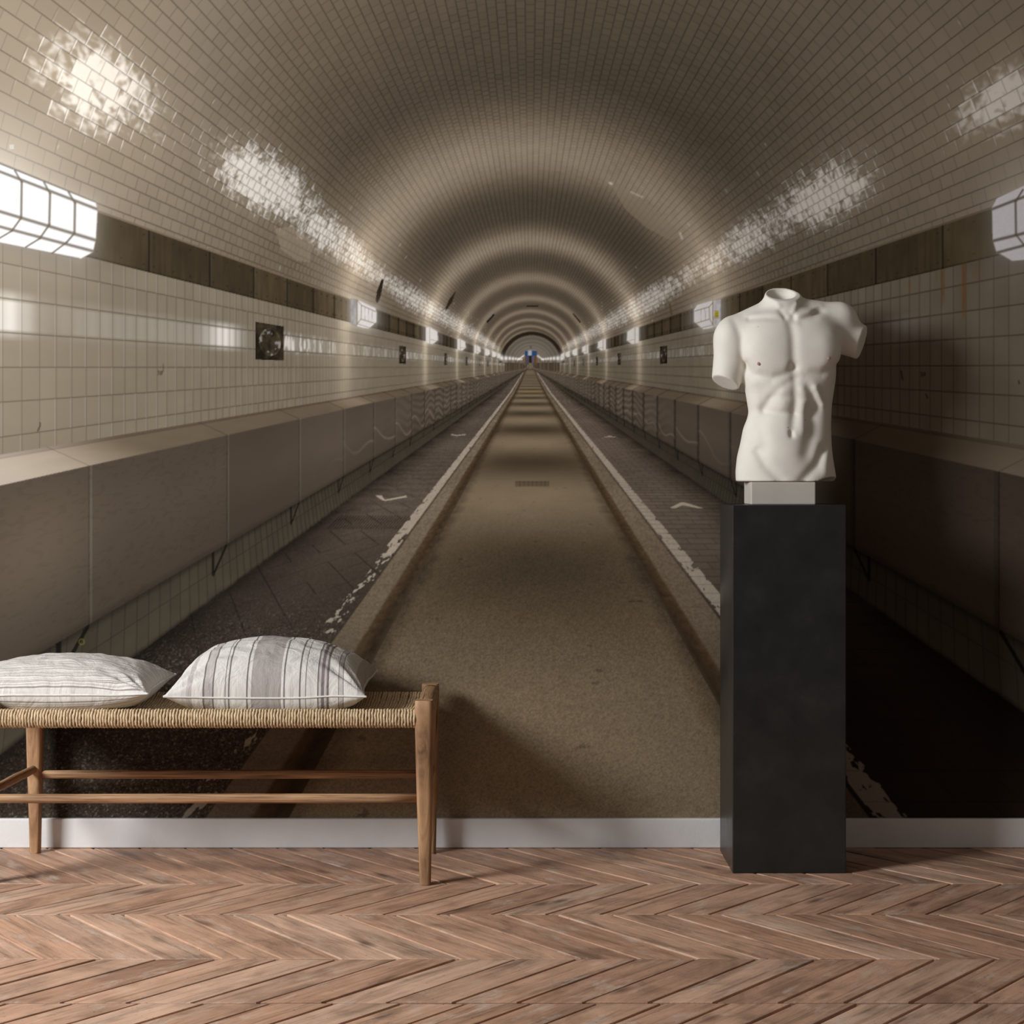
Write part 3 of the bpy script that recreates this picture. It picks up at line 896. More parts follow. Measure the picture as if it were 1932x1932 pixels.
        base *= (1 - .45 * (H2(ii, jj, 9) > .90) * SM(.20, .07, d * (1 + .9 * g1)) * H2(ii, jj, 13) ** .5)[:, None]
        # drain grating and a thin mark
        gx = (X_ > 972) & (X_ < 1036) & (Y_ > 908) & (Y_ < 918)
        base[gx] *= (.62 - .22 * (((X_[gx] - 972) % 8) < 1.4) - .12 * (Y_[gx] < 910))[:, None]
        base *= (1 - .5 * G(seg(X_, Y_, (1186, 1135), (1212, 1134)), 1.4))[:, None]
        base *= (1 + np.array([.22, .02, -.30])[None] * (G(Y_ - 740, 1.6) * (nn < .5))[:, None])
        out[k_] = base; reg[k_] = R_ROAD

    # ---------------- far end of the tunnel
    k_ = R == R_END
    if k_.any():
        X_, Y_, c_, x_, mm = X[k_], Y[k_], cr[k_], cx[k_], m[k_]
        base = CL(128, 119, 107)[None] * (.72 + .5 * SM(60, 8, c_))[:, None] * np.ones((x_.size, 1))
        rib = np.exp(-(((np.log(np.maximum(c_, 3)) * 6.2) % 1 - .5) / .13) ** 2)
        base *= (1 + .40 * rib * SM(58, 50, c_))[:, None]
        base = np.where((c_ > 54.5)[:, None], CL(46, 39, 29)[None], base)
        base = np.where((c_ > 61.3)[:, None], CL(122, 108, 88)[None], base)
        # walls and lamp rows beyond the arch
        lowp = Y_ > 677
        base = np.where((lowp & (c_ < 57))[:, None], CL(128, 117, 102)[None] * (.8 + .5 * (np.sin(60 / np.maximum(np.abs(x_), 4) * 12) > .3))[:, None], base)
        for k in range(8):
            xx = 57 * .855 ** k
            r_ = 3.2 * .86 ** k
            for sg_ in (-1, 1):
                base += (1.1 * G(np.hypot(x_ - sg_ * xx, (Y_ - (675.5 + .35 * k)) * .8), r_))[:, None]
        for sg_ in (-1, 1):
            base += (.8 * G(seg(X_, Y_, (1001 + sg_ * 24, 679), (1001 + sg_ * 13, 671)), 1.2))[:, None]
        bx = (X_ > 990) & (X_ < 1013) & (Y_ > 662) & (Y_ < 672)
        base[bx] = CL(52, 84, 138)
        bx = (X_ > 996.5) & (X_ < 1003) & (Y_ > 661) & (Y_ < 671)
        base[bx] = CL(190, 200, 205)
        bx = (X_ > 990) & (X_ < 1013) & (Y_ >= 672) & (Y_ < 684)
        base[bx] = CL(122, 84, 44)
        for a0, a1, cc in ((993, 996, (60, 88, 140)), (998, 1003, (26, 36, 52)), (1004.5, 1007, (78, 108, 170))):
            bx = (X_ > a0) & (X_ < a1) & (Y_ >= 672) & (Y_ < 684)
            base[bx] = CL(*cc)
        base *= (1 - .8 * G(np.hypot(X_ - 1001.5, (Y_ - 655)), 1.6))[:, None]
        out[k_] = base; reg[k_] = R_END

    # ---------------- relief plaques
    for q, (sg_, d0, d1) in enumerate(PLAQ):
        wv = 1.0 if sg_ < 0 else 1.045
        xa, xb = VX + sg_ * 1000 * wv / d0, VX + sg_ * 1000 * wv / d1
        kk = (X > min(xa, xb)) & (X < max(xa, xb)) & (m < .166) & (m > .028) & (R == R_WALL)
        if not kk.any(): continue
        u = (Dw[kk] - d0) / (d1 - d0); v = (m[kk] - .028) / .138
        r_ = np.hypot((u - .5) / .44, (v - .5) / .44)
        hgt = .5 + .5 * FB(u * 5, v * 5, 3, 3)
        base = CL(66, 58, 45)[None] * (.25 + 1.2 * SM(.35, .75, hgt - .25))[:, None]
        base *= (1 - .5 * G(r_ - .93, .06))[:, None] * (1 + .7 * G(r_ - .84, .05))[:, None]
        gl = SM(.58, .74, FB(u * 7 + 3, v * 8, 3, 8)) * (r_ < .86)
        base += (.22 * gl)[:, None]
        base *= (.7 + .3 * (r_ < 1))[:, None]
        base *= (1 - .5 * np.exp(-(np.minimum(np.minimum(u, 1 - u), np.minimum(v, 1 - v)) / .03) ** 2))[:, None]
        out[kk] = base; reg[kk] = R_PLAQ + q

    # ---------------- lamps
    for q, L_ in enumerate(LAMPS):
        P = L_['poly']
        xs = [p[0] for p in P]; ys = [p[1] for p in P]
        hw = 34.0 / L_['D'] + 3
        kk = (X > min(xs) - hw * 2) & (X < max(xs) + hw * 2) & (Y > min(ys) - hw * 2) & (Y < max(ys) + hw * 2)
        if not kk.any(): continue
        X_, Y_ = X[kk], Y[kk]
        ins = inpoly(X_, Y_, P)
        d = polydist(X_, Y_, P)
        base = out[kk]
        halo = np.where(ins, 0, np.exp(-d / (hw * .55)) * (.22 if L_['D'] > 1.5 else .10))
        base = base + halo[:, None] * np.array([1, .96, .9])[None]
        g = np.ones((ins.sum(), 3)) * CL(*L_['glass'])[None]
        Xi, Yi = X_[ins], Y_[ins]
        g *= (.955 + .07 * VN(Xi * .35, Yi * .35, 3))[:, None]
        for (xa, xb, f) in L_['shade']:
            s_ = (Xi > xa) & (Xi < xb)
            g[s_] *= f * (.75 + .5 * VN(Xi[s_] * .2, Yi[s_] * .13, 4))[:, None]
        if 'label' in L_:
            xa, ya, xb, yb = L_['label']
            s_ = (Xi > xa) & (Xi < xb) & (Yi > ya) & (Yi < yb)
            g[s_] = CL(188, 172, 44)[None] * (.55 + .6 * (((Yi[s_] - ya) % 4.5) > 1.2))[:, None]
        for a, b, wd in L_['bars']:
            wd = wd * (1.45 if L_['D'] < 1.5 else 1.15)
            c_ = np.clip(1.35 - seg(Xi, Yi, a, b) / wd, 0, 1) * (.92 if wd > .4 else .55)
            g = g * (1 - c_)[:, None] + CL(*L_['bar'])[None] * c_[:, None]
        c_ = np.clip(1.2 - d[ins] / (1.6 if L_['D'] < 1.5 else .9), 0, 1) * .8
        g = g * (1 - c_)[:, None] + CL(*L_['edge'])[None] * c_[:, None]
        base[ins] = g
        out[kk] = base
        rr = reg[kk]; rr[ins] = R_LAMP + q; reg[kk] = rr
    return out, reg

STEP = 1.7
gx = np.concatenate([np.arange(XW0 / S + 966 + .1, -STEP, 12.0), np.arange(0, 1932 + STEP, STEP), np.arange(1932 + STEP + 10, XW1 / S + 966 - .1, 12.0)])
gx = np.concatenate([gx, [XW1 / S + 966]])
gy = np.concatenate([np.arange(HOR - (ZTOP - CAM_H) / S, -STEP, 12.0), np.arange(0, 1546 + STEP, STEP)])
NX, NY = len(gx), len(gy)
GX, GY = np.meshgrid(gx, gy)
acc = np.zeros((NX * NY, 3))
for ox, oy in ((-.5, -.5), (.5, -.5), (-.5, .5), (.5, .5)):
    c_, _ = shade(GX.ravel() + ox, GY.ravel() + oy)
    acc += c_
acc /= 4
GAIN = 0.86
acc *= GAIN
lum = np.clip(acc @ np.array([.3, .59, .11]), .004, 1)[:, None]
acc *= np.minimum(lum / .20, 1.0) ** np.array([[0, .05, .12]])      # the print's darks run to brown
ink = np.clip(acc, 0.0015, 0.93)
GXc = (gx[:-1] + gx[1:]) / 2; GYc = (gy[:-1] + gy[1:]) / 2
CX, CY = np.meshgrid(GXc, GYc)
_, regc = shade(CX.ravel(), CY.ravel())
vid = (np.arange(NY - 1)[:, None] * NX + np.arange(NX - 1)[None]).ravel()
quads = np.stack([vid + NX, vid + NX + 1, vid + 1, vid], 1)
PX = (GX.ravel() - 966) * S
PZ = CAM_H + (HOR - GY.ravel()) * S
mural = empty('tunnel_mural', (0, 0, (1598 - 1546) * S))
tag(mural, 'photographic wall mural of a white tiled tunnel with lamps and empty roadway', 'mural')
def add_print(name, sel, label=None):
    fq = quads[sel]
    if len(fq) == 0: return
    used, inv = np.unique(fq, return_inverse=True)
    inv = inv.reshape(fq.shape)
    me = bpy.data.meshes.new(name)
    nv, nf = len(used), len(fq)
    me.vertices.add(nv)
    co = np.zeros((nv, 3), np.float32)
    co[:, 0] = PX[used]; co[:, 2] = PZ[used] - mural.location.z
    me.vertices.foreach_set('co', co.ravel())
    me.loops.add(nf * 4)
    me.loops.foreach_set('vertex_index', inv.ravel().astype(np.int32))
    me.polygons.add(nf)
    me.polygons.foreach_set('loop_start', np.arange(0, nf * 4, 4, dtype=np.int32))
    me.polygons.foreach_set('loop_total', np.full(nf, 4, np.int32))
    me.update(calc_edges=True)
    at = me.color_attributes.new('ink', 'FLOAT_COLOR', 'POINT')
    ca = np.ones((nv, 4), np.float32); ca[:, :3] = ink[used]
    at.data.foreach_set('color', ca.ravel())
    me.materials.append(M_PRINT)
    o = bpy.data.objects.new(name, me)
    COL.objects.link(o)
    o.parent = mural
    if label: o['label'] = label
LBL = {'vault': 'printed barrel vault of glazed beige tiles', 'tile_wall': 'printed white tiled side wall', 'frieze': 'printed dark panelled band', 'parapet': 'printed grey sheet metal parapet',
       'plinth_tiles': 'printed grey tiled foot of the wall', 'footway': 'printed dark footway with white edge line', 'kerb': 'printed stone kerb', 'roadway': 'printed brown asphalt roadway', 'tunnel_end': 'printed far end of the tunnel with a blue train'}
LBL['tunnel_end'] = 'printed far end of the tunnel, blue and orange'
# a lamp can cut a band in two: each piece is a part of its own
def split_pieces(rid, new0):
    W_ = NX - 1
    cells = set(np.nonzero(regc == rid)[0].tolist())
    while cells:
        st = [cells.pop()]; comp = [st[0]]
        while st:
            c = st.pop()
            for q in (c - 1, c + 1, c - W_, c + W_):
                if q in cells:
                    cells.discard(q); st.append(q); comp.append(q)
        if len(comp) < 60:
            for c in comp: regc[c] = R_WALL + (rid % 2 == 0)
        else:
            regc[comp] = new0; new0 += 1
    return new0
nn_ = 50
for rid in (3, 4, 15, 16): nn_ = split_pieces(rid, nn_)
for r in np.unique(regc):
    if 50 <= r < 100: add_print('printed_frieze', regc == r, LBL['frieze'])
    elif r >= R_PLAQ: add_print('printed_plaque', regc == r, 'printed bronze relief plaque')
    elif r >= R_LAMP: add_print('printed_wall_lamp', regc == r, 'printed glowing wall lamp with paned glass')
    else: add_print('printed_' + REG[r], regc == r, LBL[REG[r]])

# ------------------------------------------------------------------ bench
def grain_uv(o, axis):
    """UV 'grain': u along the axis in metres, v around it"""
    me = o.data
    uvl = me.uv_layers.new(name='grain')
    a = Vector(axis).normalized()
    b = a.orthogonal().normalized(); c = a.cross(b)
    off = random.Random(hash(o.name) % 1000).random() * 7 if False else (len(bpy.data.objects) % 17) * .37
    for lp in me.loops:
        p = me.vertices[lp.vertex_index].co
        uvl.data[lp.index].uv = (p.dot(a) + off, (p.dot(b) * 1.0 + p.dot(c) * .8) + off)

bench = empty('woven_bench', (-0.80, -0.285, 0))
tag(bench, 'wooden bench with a woven straw cord seat holding two striped cushions', 'bench')
bench_inv = Matrix.Translation(-Vector(bench.location))
def bpart(name, me, mat, smooth=True, axis=None):
    me.transform(bench_inv)
    o = link(name, me, mat, bench, smooth)
    if axis is not None: grain_uv(o, axis)
    return o
BX, BZ = (1, 0, 0), (0, 1, 0)
def leg(xt, xb, y, ybot, ztop, wt=0.0245, wb=0.0152, sq=5.0):
    rings = []
    prof = [(0.0, wb * .94, 3.2), (0.004, wb, 3.2), (.10, wb * 1.13, 3.2), (.22, .5 * (wb + wt) * 1.05, 3.5), (.33, wt * .93, 3.8), (.40, wt * .96, 4.2), (.455, wt * 1.0, sq), (ztop - .003, wt * .99, sq), (ztop, wt * .93, sq)]
    for z, r, p in prof:
        t = z / ztop
        rings.append(sring((xb + (xt - xb) * t, ybot + (y - ybot) * t, z), BX, BZ, r, r, p, 28))
    return loft('leg', rings)
YF, YB = -0.488, -0.080
XR, XL = -0.2325, -1.392
def sharp(me, ang=0.7):
    bm = bmesh.new(); bm.from_mesh(me)
    for e in bm.edges:
        if len(e.link_faces) == 2 and e.calc_face_angle(0) > ang: e.smooth = False
    bm.to_mesh(me); bm.free()
for (x, xb, y, yb) in ((XR, -.2290, YF, YF - .004), (XR - .001, -.2330, YB, YB + .002), (XL, -1.395, YF, YF - .004), (-1.3665, -1.3655, YB, YB + .002)):
    me = leg(x, xb, y, yb, .4862 if y == YF else .4845)
    sharp(me)
    bpart('leg', me, M_WOOD, True, (0, 0, 1))
def stick(name, a, b, r0, r1, n=12, p=2.4, wob=0.0003):
    a, b = Vector(a), Vector(b)
    d = (b - a).normalized()
    s = d.cross(Vector((0, 0, 1))).normalized(); u = s.cross(d)
    rings = []
    for k in range(n + 1):
        t = k / n
        r = r0 + (r1 - r0) * math.sin(math.pi * t) ** .7
        c = a + (b - a) * t + Vector((0, 0, wob * math.sin(t * 11 + a.y * 9)))
        rings.append(sring(c, s, u, r * .92, r, p, 14))
    return loft(name, rings)
for (y, z) in ((YF, .2255), (YB, .2235)):
    bpart('stretcher', stick('stretcher', (XL + .012, y, z), (XR - .012, y, z + .001), .0118, .0128), M_WOOD, True, (1, 0, 0))
for x in (XR + .002, -1.376):
    bpart('stretcher', stick('stretcher', (x, YF + .01, .246), (x + (.010 if x < -1 else 0), YB - .01, .241), .0105, .0125), M_WOOD, True, (0, 1, 0))
# end rails: flat wood with rounded ends
for x in (XR + .002, -1.380):
    rings = [sring((x, YF + .022 + k * (YB - YF - .044) / 8, .4575), (1, 0, 0), (0, 0, 1), .0225, .0255, 3.2, 20) for k in range(9)]
    bpart('end_rail', loft('end_rail', rings), M_WOOD, True, (0, 1, 0))
# long rails under the cord
RZ, RR = .4375, .0195
for y in (YF, YB):
    rings = [sring((XL + .02 + k * (XR - XL - .04) / 6, y, RZ if y == YF else RZ - .002), (0, 1, 0), (0, 0, 1), RR, RR, 2, 16) for k in range(7)]
    bpart('long_rail', loft('long_rail', rings), M_CORDU, True)
# woven seat: one strand after another round the rails and across
def woven():
    rr = random.Random(5)
    V, Fc = [], []
    pitch, x = .0079, XL + .027
    sr = .0036
    while x < XR - .024:
        tx = (x - XL) / (XR - XL)
        sag = .004 + .024 * math.sin(math.pi * min(max(tx, 0), 1)) ** .45
        lean = rr.uniform(-.0014, .0014)
        path = []
        R = RR + sr * .7 + rr.uniform(-.0004, .0007)
        for k in range(11):
            a = math.radians(300 - k * 21)
            path.append((YF + R * math.cos(a), RZ + R * math.sin(a)))
        y0, z0 = path[-1]; z1 = RZ - .002 + R
        for k in range(1, 13):
            t = k / 13
            path.append((y0 + (YB - y0) * t, z0 + (z1 - z0) * t - sag * math.sin(math.pi * t) ** .75))
        for k in range(9):
            a = math.radians(95 - k * 22)
            path.append((YB + R * math.cos(a), RZ - .002 + R * math.sin(a)))
        n0 = len(V); npth = len(path)
        for k, (y, z) in enumerate(path):
            p0 = path[max(k - 1, 0)]; p1 = path[min(k + 1, npth - 1)]
            ty, tz = p1[0] - p0[0], p1[1] - p0[1]
            l = math.hypot(ty, tz) or 1
            ny, nz = -tz / l, ty / l
            wob = .0007 * math.sin(k * 1.9 + x * 900)
            xx = x + lean * max(0, min(1, (k - 10) / 12)) + wob
            for q in range(6):
                a = q * math.pi / 3 + k * .4
                s = sr * (1 + .13 * math.sin(k * 2.7 + x * 500))
                fx = 1.0 + .16 * max(0, min(1, (k - 9) / 4)) * (k < 24)
                V.append((xx + s * fx * math.cos(a), y + ny * s * math.sin(a), z + nz * s * math.sin(a)))
        for k in range(npth - 1):
            for q in range(6):
                w = (q + 1) % 6
                Fc.append((n0 + k * 6 + q, n0 + k * 6 + w, n0 + k * 6 + 6 + w, n0 + k * 6 + 6 + q))
        x += pitch * rr.uniform(.9, 1.1)
    return mesh_from('woven_seat', V, Fc)
ws = bpart('woven_seat', woven(), M_CORD, True)
ws['label'] = 'straw coloured cord wound round the rails'; ws['kind'] = 'stuff'

# ------------------------------------------------------------------ cushions
def cushion(name, cx, cy, zs, a, b, top, bot, mat, label, seed, tilt, slump, flat=0.9):
    root = empty(name, (cx, cy, zs - bot))
    tag(root, label, 'cushion', 'striped cushions on the woven bench')
    n = 72
    rr = random.Random(seed)
    sx, sy = rr.uniform(0, 50), rr.uniform(0, 50)
    def outline(s, t):
        # sides pulled in between the pointed corners
        px_ = a * s * (1 - .075 * (1 - abs(t) ** 2.4) * abs(s) ** 3)
        py_ = b * t * (1 - .085 * (1 - abs(s) ** 2.4) * abs(t) ** 3)
        return px_, py_
    verts, uvs, faces = [], [], []
    idx = {}
    for sheet in (0, 1):
        for i in range(n + 1):
            for j in range(n + 1):
                s, t = -1 + 2 * i / n, -1 + 2 * j / n
                s = math.copysign(1 - (1 - abs(s)) ** 1.35, s); t = math.copysign(1 - (1 - abs(t)) ** 1.35, t)
                edge = i in (0, n) or j in (0, n)
                if edge and sheet == 1:
                    idx[(1, i, j)] = idx[(0, i, j)]; continue
                x, y = outline(s, t)
                prof = ((1 - abs(s) ** 2.2) * (1 - abs(t) ** 2.2)) ** .50
                seam = tilt[0] * s + tilt[1] * t - .006 * (1 - (s * t) ** 2)
                wr = mnoise.noise(Vector((s * 2.4 + sx, t * 2.4 + sy, sheet * 9.0)))
                wr2 = mnoise.noise(Vector((s * 7 + sx, t * 7 + sy, sheet * 5.0)))
                if sheet == 0:
                    z = seam + top * prof * (1 + slump * s) * (1 + .07 * wr) + .0035 * wr2 * min(1, prof * 3)
                    # gathers running in from corners
                    for (qs, qt) in ((1, 1), (1, -1), (-1, 1), (-1, -1)):
                        d = math.hypot(s - qs, t - qt)
                        ang = math.atan2(t - qt, s - qs)
                        z += .005 * math.sin(ang * 13 + qs * 2 + qt + seed) * math.exp(-((d - .32) / .22) ** 2)
                else:
                    z = seam - min(bot * flat, bot * prof * 1.75)
                    z += .002 * wr2 * prof
                idx[(sheet, i, j)] = len(verts)
                verts.append((x, y, z + bot))
                uvs.append((.5 + .5 * s, .5 + .5 * t + sheet * 0.0))
    for sheet in (0, 1):
        for i in range(n):
            for j in range(n):
                q = [idx[(sheet, i, j)], idx[(sheet, i + 1, j)], idx[(sheet, i + 1, j + 1)], idx[(sheet, i, j + 1)]]
                faces.append(q if sheet == 0 else q[::-1])
    me = mesh_from('cover', verts, faces)
    ul = me.uv_layers.new(name='cloth')
    for lp in me.loops: ul.data[lp.index].uv = uvs[lp.vertex_index]
    link('cover', me, mat, root, True)
    # piping along the seam
    ring = []
    seq = [(i, 0) for i in range(n)] + [(n, j) for j in range(n)] + [(i, n) for i in range(n, 0, -1)] + [(0, j) for j in range(n, 0, -1)]
    pts = [Vector(verts[idx[(0, i, j)]]) for i, j in seq]
    rings = []
    N = len(pts)
    for k in range(N):
        d = (pts[(k + 1) % N] - pts[k - 1]).normalized()
        u = Vector((0, 0, 1)); s = d.cross(u).normalized()
        rings.append([pts[k] + s * (.0028 * math.cos(q * math.pi / 3)) + u * (.0028 * math.sin(q * math.pi / 3)) for q in range(6)])
    rings.append(rings[0])
    me = loft('piping', rings, cap=False)
    link('piping', me, M_PIPE, root, True)
    return root
cushion('striped_cushion', -.6535, -.278, .508, .268, .205, .128, .048, M_PW, 'plump off-white cushion with a wide grey band and thin dark stripes', 3, (0.0, .014), -0.02)
cushion('striped_cushion', -1.235, -.278, .506, .272, .205, .086, .046, M_PF, 'flat off-white cushion with fine grey lengthwise stripes', 8, (0.0, .004), .02)

# ------------------------------------------------------------------ plinth
PYC = -0.206
pl = box_mesh('plinth', .5985, .9065, PYC - .150, PYC + .150, 0.0, .9995, .0022, 2)
pme = pl; pme.transform(Matrix.Translation((-.7525, -PYC, 0)))
po = link('plinth', pme, M_PLINTH)
po.location = (.7525, PYC, 0)
tag(po, 'tall charcoal grey square plinth carrying the plaster torso', 'plinth')

# ------------------------------------------------------------------ plaster torso
PSC = F_PX / (D_WALL + PYC)          # pixels per metre at the torso
root = empty('torso_sculpture', (.7525, PYC, .9995))
tag(root, 'cream plaster male torso without head, arms cut short, on a small block', 'sculpture')
bx0, bz0 = px(1404.5, 951.5, PYC + .02)
bw = (1539 - 1417) / (F_PX / (D_WALL + PYC - .088))
ZB0, ZB1 = .9997, 1.0615
xb1 = px(1539, 0, PYC - .088)[0]; xb0 = px(1417, 0, PYC - .088)[0]
me = box_mesh('base_block', xb0, xb1, PYC - .088, PYC + .062, ZB0, ZB1, .003, 2)
me.transform(Matrix.Translation(-Vector(root.location)))
link('base_block', me, M_BLOCK, root)['label'] = 'pitted plaster block under the torso'

def torso():
    C = 1.9
    U0, U1, V0, V1, W0, W1 = 1330, 1646, 534, 914, -84, 92
    us = np.arange(U0, U1, C, dtype=np.float32); vv = np.arange(V0, V1, C, dtype=np.float32); wsn = np.arange(W0, W1, C, dtype=np.float32)
    U, Vv, W = np.meshgrid(us, vv, wsn, indexing='ij')
    def smin(a, b, k):
        h = np.clip(.5 + .5 * (b - a) / k, 0, 1)
        return b + (a - b) * h - k * h * (1 - h)
    def smax(a, b, k): return -smin(-a, -b, k)
    def ell(c, r, rot=0.0):
        x, y, z = U - c[0], Vv - c[1], W - c[2]
        if rot:
            cr_, sr_ = math.cos(rot), math.sin(rot)
            x, y = x * cr_ + y * sr_, -x * sr_ + y * cr_
        k0 = np.sqrt((x / r[0]) ** 2 + (y / r[1]) ** 2 + (z / r[2]) ** 2)
        return (k0 - 1) * min(r)
    def cone(a, b, ra, rb, sz=1.0):
        ax_, ay_, az_ = a; dx_, dy_, dz_ = b[0] - a[0], b[1] - a[1], b[2] - a[2]
        t = np.clip(((U - ax_) * dx_ + (Vv - ay_) * dy_ + (W - az_) * dz_) / (dx_ ** 2 + dy_ ** 2 + dz_ ** 2), 0, 1)
        return np.sqrt((U - ax_ - t * dx_) ** 2 + (Vv - ay_ - t * dy_) ** 2 + ((W - az_ - t * dz_) / sz) ** 2) - (ra + (rb - ra) * t)
    # trunk with the photographed outline
    tv = [590, 620, 660, 692, 720, 740, 760, 777, 790, 808, 837, 861, 890, 912]
    tl = [1418, 1404, 1399, 1401, 1402, 1407, 1410, 1413, 1410, 1402.5, 1397, 1391, 1388, 1389]
    tr = [1556, 1570, 1578, 1577, 1575, 1572, 1569, 1568, 1567.5, 1567, 1568, 1570, 1575, 1578]
    td = [40, 52, 60, 61, 58, 55, 52, 50, 50, 51, 54, 57, 58, 58]
    tc = [-4, -2, 2, 2, 1, 0, 0, 0, 0, 0, 0, 0, 0, 0]
    L = np.interp(vv, tv, tl); Rr = np.interp(vv, tv, tr); Dp = np.interp(vv, tv, td); Cz = np.interp(vv, tv, tc)
    ker = np.hanning(13); ker /= ker.sum()
    def smo(a): return np.convolve(np.pad(a, 6, mode='edge'), ker, 'valid')
    L, Rr, Dp, Cz = (smo(a).astype(np.float32)[None, :, None] for a in (L, Rr, Dp, Cz))
    cxx, hw = (L + Rr) / 2, (Rr - L) / 2
    p = 2.35
    k0 = (np.abs((U - cxx) / hw) ** p + np.abs((W - Cz) / Dp) ** p) ** (1 / p)
    f = (k0 - 1) * np.minimum(hw, Dp)
    f = smax(f, 606 - Vv, 22)
    # shoulders, neck
    f = smin(f, cone((1455, 584, -8), (1388, 622, -6), 21, 27), 20)
    f = smin(f, cone((1502, 584, -8), (1578, 604, -14), 24, 33), 20)
    neck = cone((1474, 535, 6), (1480, 618, -4), 30.5, 37, 1.02)
    f = smin(f, neck, 17)
    # arms
    armL = smin(cone((1381, 640, 0), (1366, 735, 8), 32, 25.5), ell((1377, 640, 4), (29, 38, 34)), 12)
    n1 = np.array([-1100, 2500, 852.0]); n1 /= np.linalg.norm(n1)
    cutL = (U - 1366) * n1[0] + (Vv - 722) * n1[1] + (W - 8) * n1[2]
    armL = smax(armL, cutL, 1.5)
    f = smin(f, armL, 13)
    armR = smin(cone((1572, 622, -14), (1650, 655, -12), 38, 30), ell((1588, 606, -10), (32, 34, 34)), 12)
    n2 = np.array([.90, .30, .32]); n2 /= np.linalg.norm(n2)
    cutR = (U - 1625) * n2[0] + (Vv - 649) * n2[1] + (W + 6) * n2[2]
    armR = smax(armR, cutR, 1.5)
    f = smin(f, armR, 15)
    # breast muscles
    f = smin(f, ell((1447, 664, 41), (45, 47, 25), -.22), 18)
    f = smin(f, ell((1530, 660, 39), (47, 44, 24), .20), 18)
    f = smin(f, ell((1486, 628, 14), (84, 44, 38)), 22)
    # belly
    f = smin(f, ell((1474, 745, 40), (24, 30, 17)), 14)
    f = smin(f, ell((1506, 745, 38), (22, 30, 16)), 14)
    f = smin(f, ell((1478, 840, 36), (42, 62, 24)), 18)
    # bumps and hollows of the front
    u2, v2 = U[:, :, 0], Vv[:, :, 0]
    def pl(P):
        d = np.full(u2.shape, 1e9)
        for a, b in zip(P[:-1], P[1:]): d = np.minimum(d, seg(u2, v2, a, b))
        return d
    rel = np.zeros(u2.shape)
    for P, am, wd in (
        ([(1482, 606), (1487, 640), (1488, 688)], 4.6, 8.5),
        ([(1490, 700), (1493, 760), (1487, 806)], 4.4, 7.5),
        ([(1404, 690), (1418, 708), (1448, 717), (1474, 710), (1489, 696)], 4.6, 7.5),
        ([(1492, 698), (1512, 709), (1540, 708), (1568, 692)], 3.8, 8.5),
        ([(1486, 718), (1466, 734), (1447, 755), (1437, 772)], 3.6, 7.0),
        ([(1497, 718), (1513, 727), (1524, 746), (1532, 772)], 4.2, 7.5),
        ([(1410, 605), (1436, 604), (1462, 606)], 2.3, 5.0),
        ([(1504, 609), (1526, 601), (1543, 587)], 4.0, 8.0),
        ([(1469, 590), (1474, 603)], 4.6, 6.0),
        ([(1488, 600), (1491, 607)], 4.0, 6.0),
        ([(1438, 778), (1462, 781), (1488, 779)], 2.4, 6.0),
        ([(1494, 784), (1522, 787)], 2.4, 6.0),
        ([(1448, 752), (1486, 749)], 1.8, 6.0),
        ([(1496, 752), (1520, 752)], 1.8, 6.0),
        ([(1436, 774), (1431, 806), (1436, 846)], 2.6, 10.0),
        ([(1526, 774), (1523, 810), (1513, 856)], 6.2, 13.0),
        ([(1424, 852), (1438, 878), (1464, 907)], 4.8, 8.5),
        ([(1547, 848), (1532, 878), (1506, 907)], 5.6, 8.5),
        ([(1484, 818), (1485, 823)], 7.0, 4.4),
        ([(1380, 604), (1392, 640), (1396, 676)], 2.0, 7.0),
        ([(1420, 800), (1408, 840)], 1.6, 10.0)):
        rel += am * np.exp(-(pl(P) / (1.12 * wd)) ** 2)
    for P, am, wd in (
        ([(1408, 598), (1440, 594), (1466, 598)], 1.2, 7.0),
        ([(1498, 601), (1520, 592), (1546, 578)], 2.6, 6.5),
        ([(1498, 576), (1485, 600)], 3.0, 5.0),
        ([(1460, 572), (1479, 603)], 2.2, 5.0),
        ([(1530, 736), (1546, 764)], 4.6, 7.0),
        ([(1504, 735), (1507, 745)], 2.0, 9.0),
        ([(1507, 765), (1507, 815)], 3.2, 9.0),
        ([(1470, 764), (1468, 770)], 2.2, 10.0),
        ([(1468, 735), (1466, 741)], 2.0, 9.0),
        ([(1415, 730), (1425, 760)], 2.0, 10.0),
        ([(1550, 690), (1546, 650)], 2.2, 16.0),
        ([(1552, 862), (1550, 890)], 3.4, 10.0)):
        rel -= am * np.exp(-(pl(P) / wd) ** 2)
    front = .78 * np.clip((W - 2) / 22, 0, 1)
    f = f + rel[:, :, None].astype(np.float32) * front
    # neck cut, tilted towards the viewer and hollow
    n3 = np.array([0.0, -1.0, .52]); n3 /= np.linalg.norm(n3)
    cutN = (U - 1474) * n3[0] + (Vv - 556) * n3[1] + (W - 5) * n3[2]
    neckzone = np.where((np.abs(U - 1476) < 46) & (Vv < 585), cutN, -50)
    f = smax(f, neckzone.astype(np.float32), 1.2)
    f = smax(f, -ell((1474, 552, 4), (26.5, 22, 27)), 1.5)
    f = smax(f, Vv - 908.3, 1.5)
    # chipped corner at the lower right
    f = smax(f, -ell((1560, 915, 24), (34, 15, 44)), 2.0)
    f[0] = f[-1] = 5; f[:, 0] = f[:, -1] = 5; f[:, :, 0] = f[:, :, -1] = 5
    # naive surface nets
    nx, ny, nz = f.shape
    s = f < 0
    cnt = np.zeros((nx - 1, ny - 1, nz - 1), np.int8)
    for a in (0, 1):
        for b in (0, 1):
            for c in (0, 1):
                cnt += s[a:nx - 1 + a, b:ny - 1 + b, c:nz - 1 + c]
    act = (cnt > 0) & (cnt < 8)
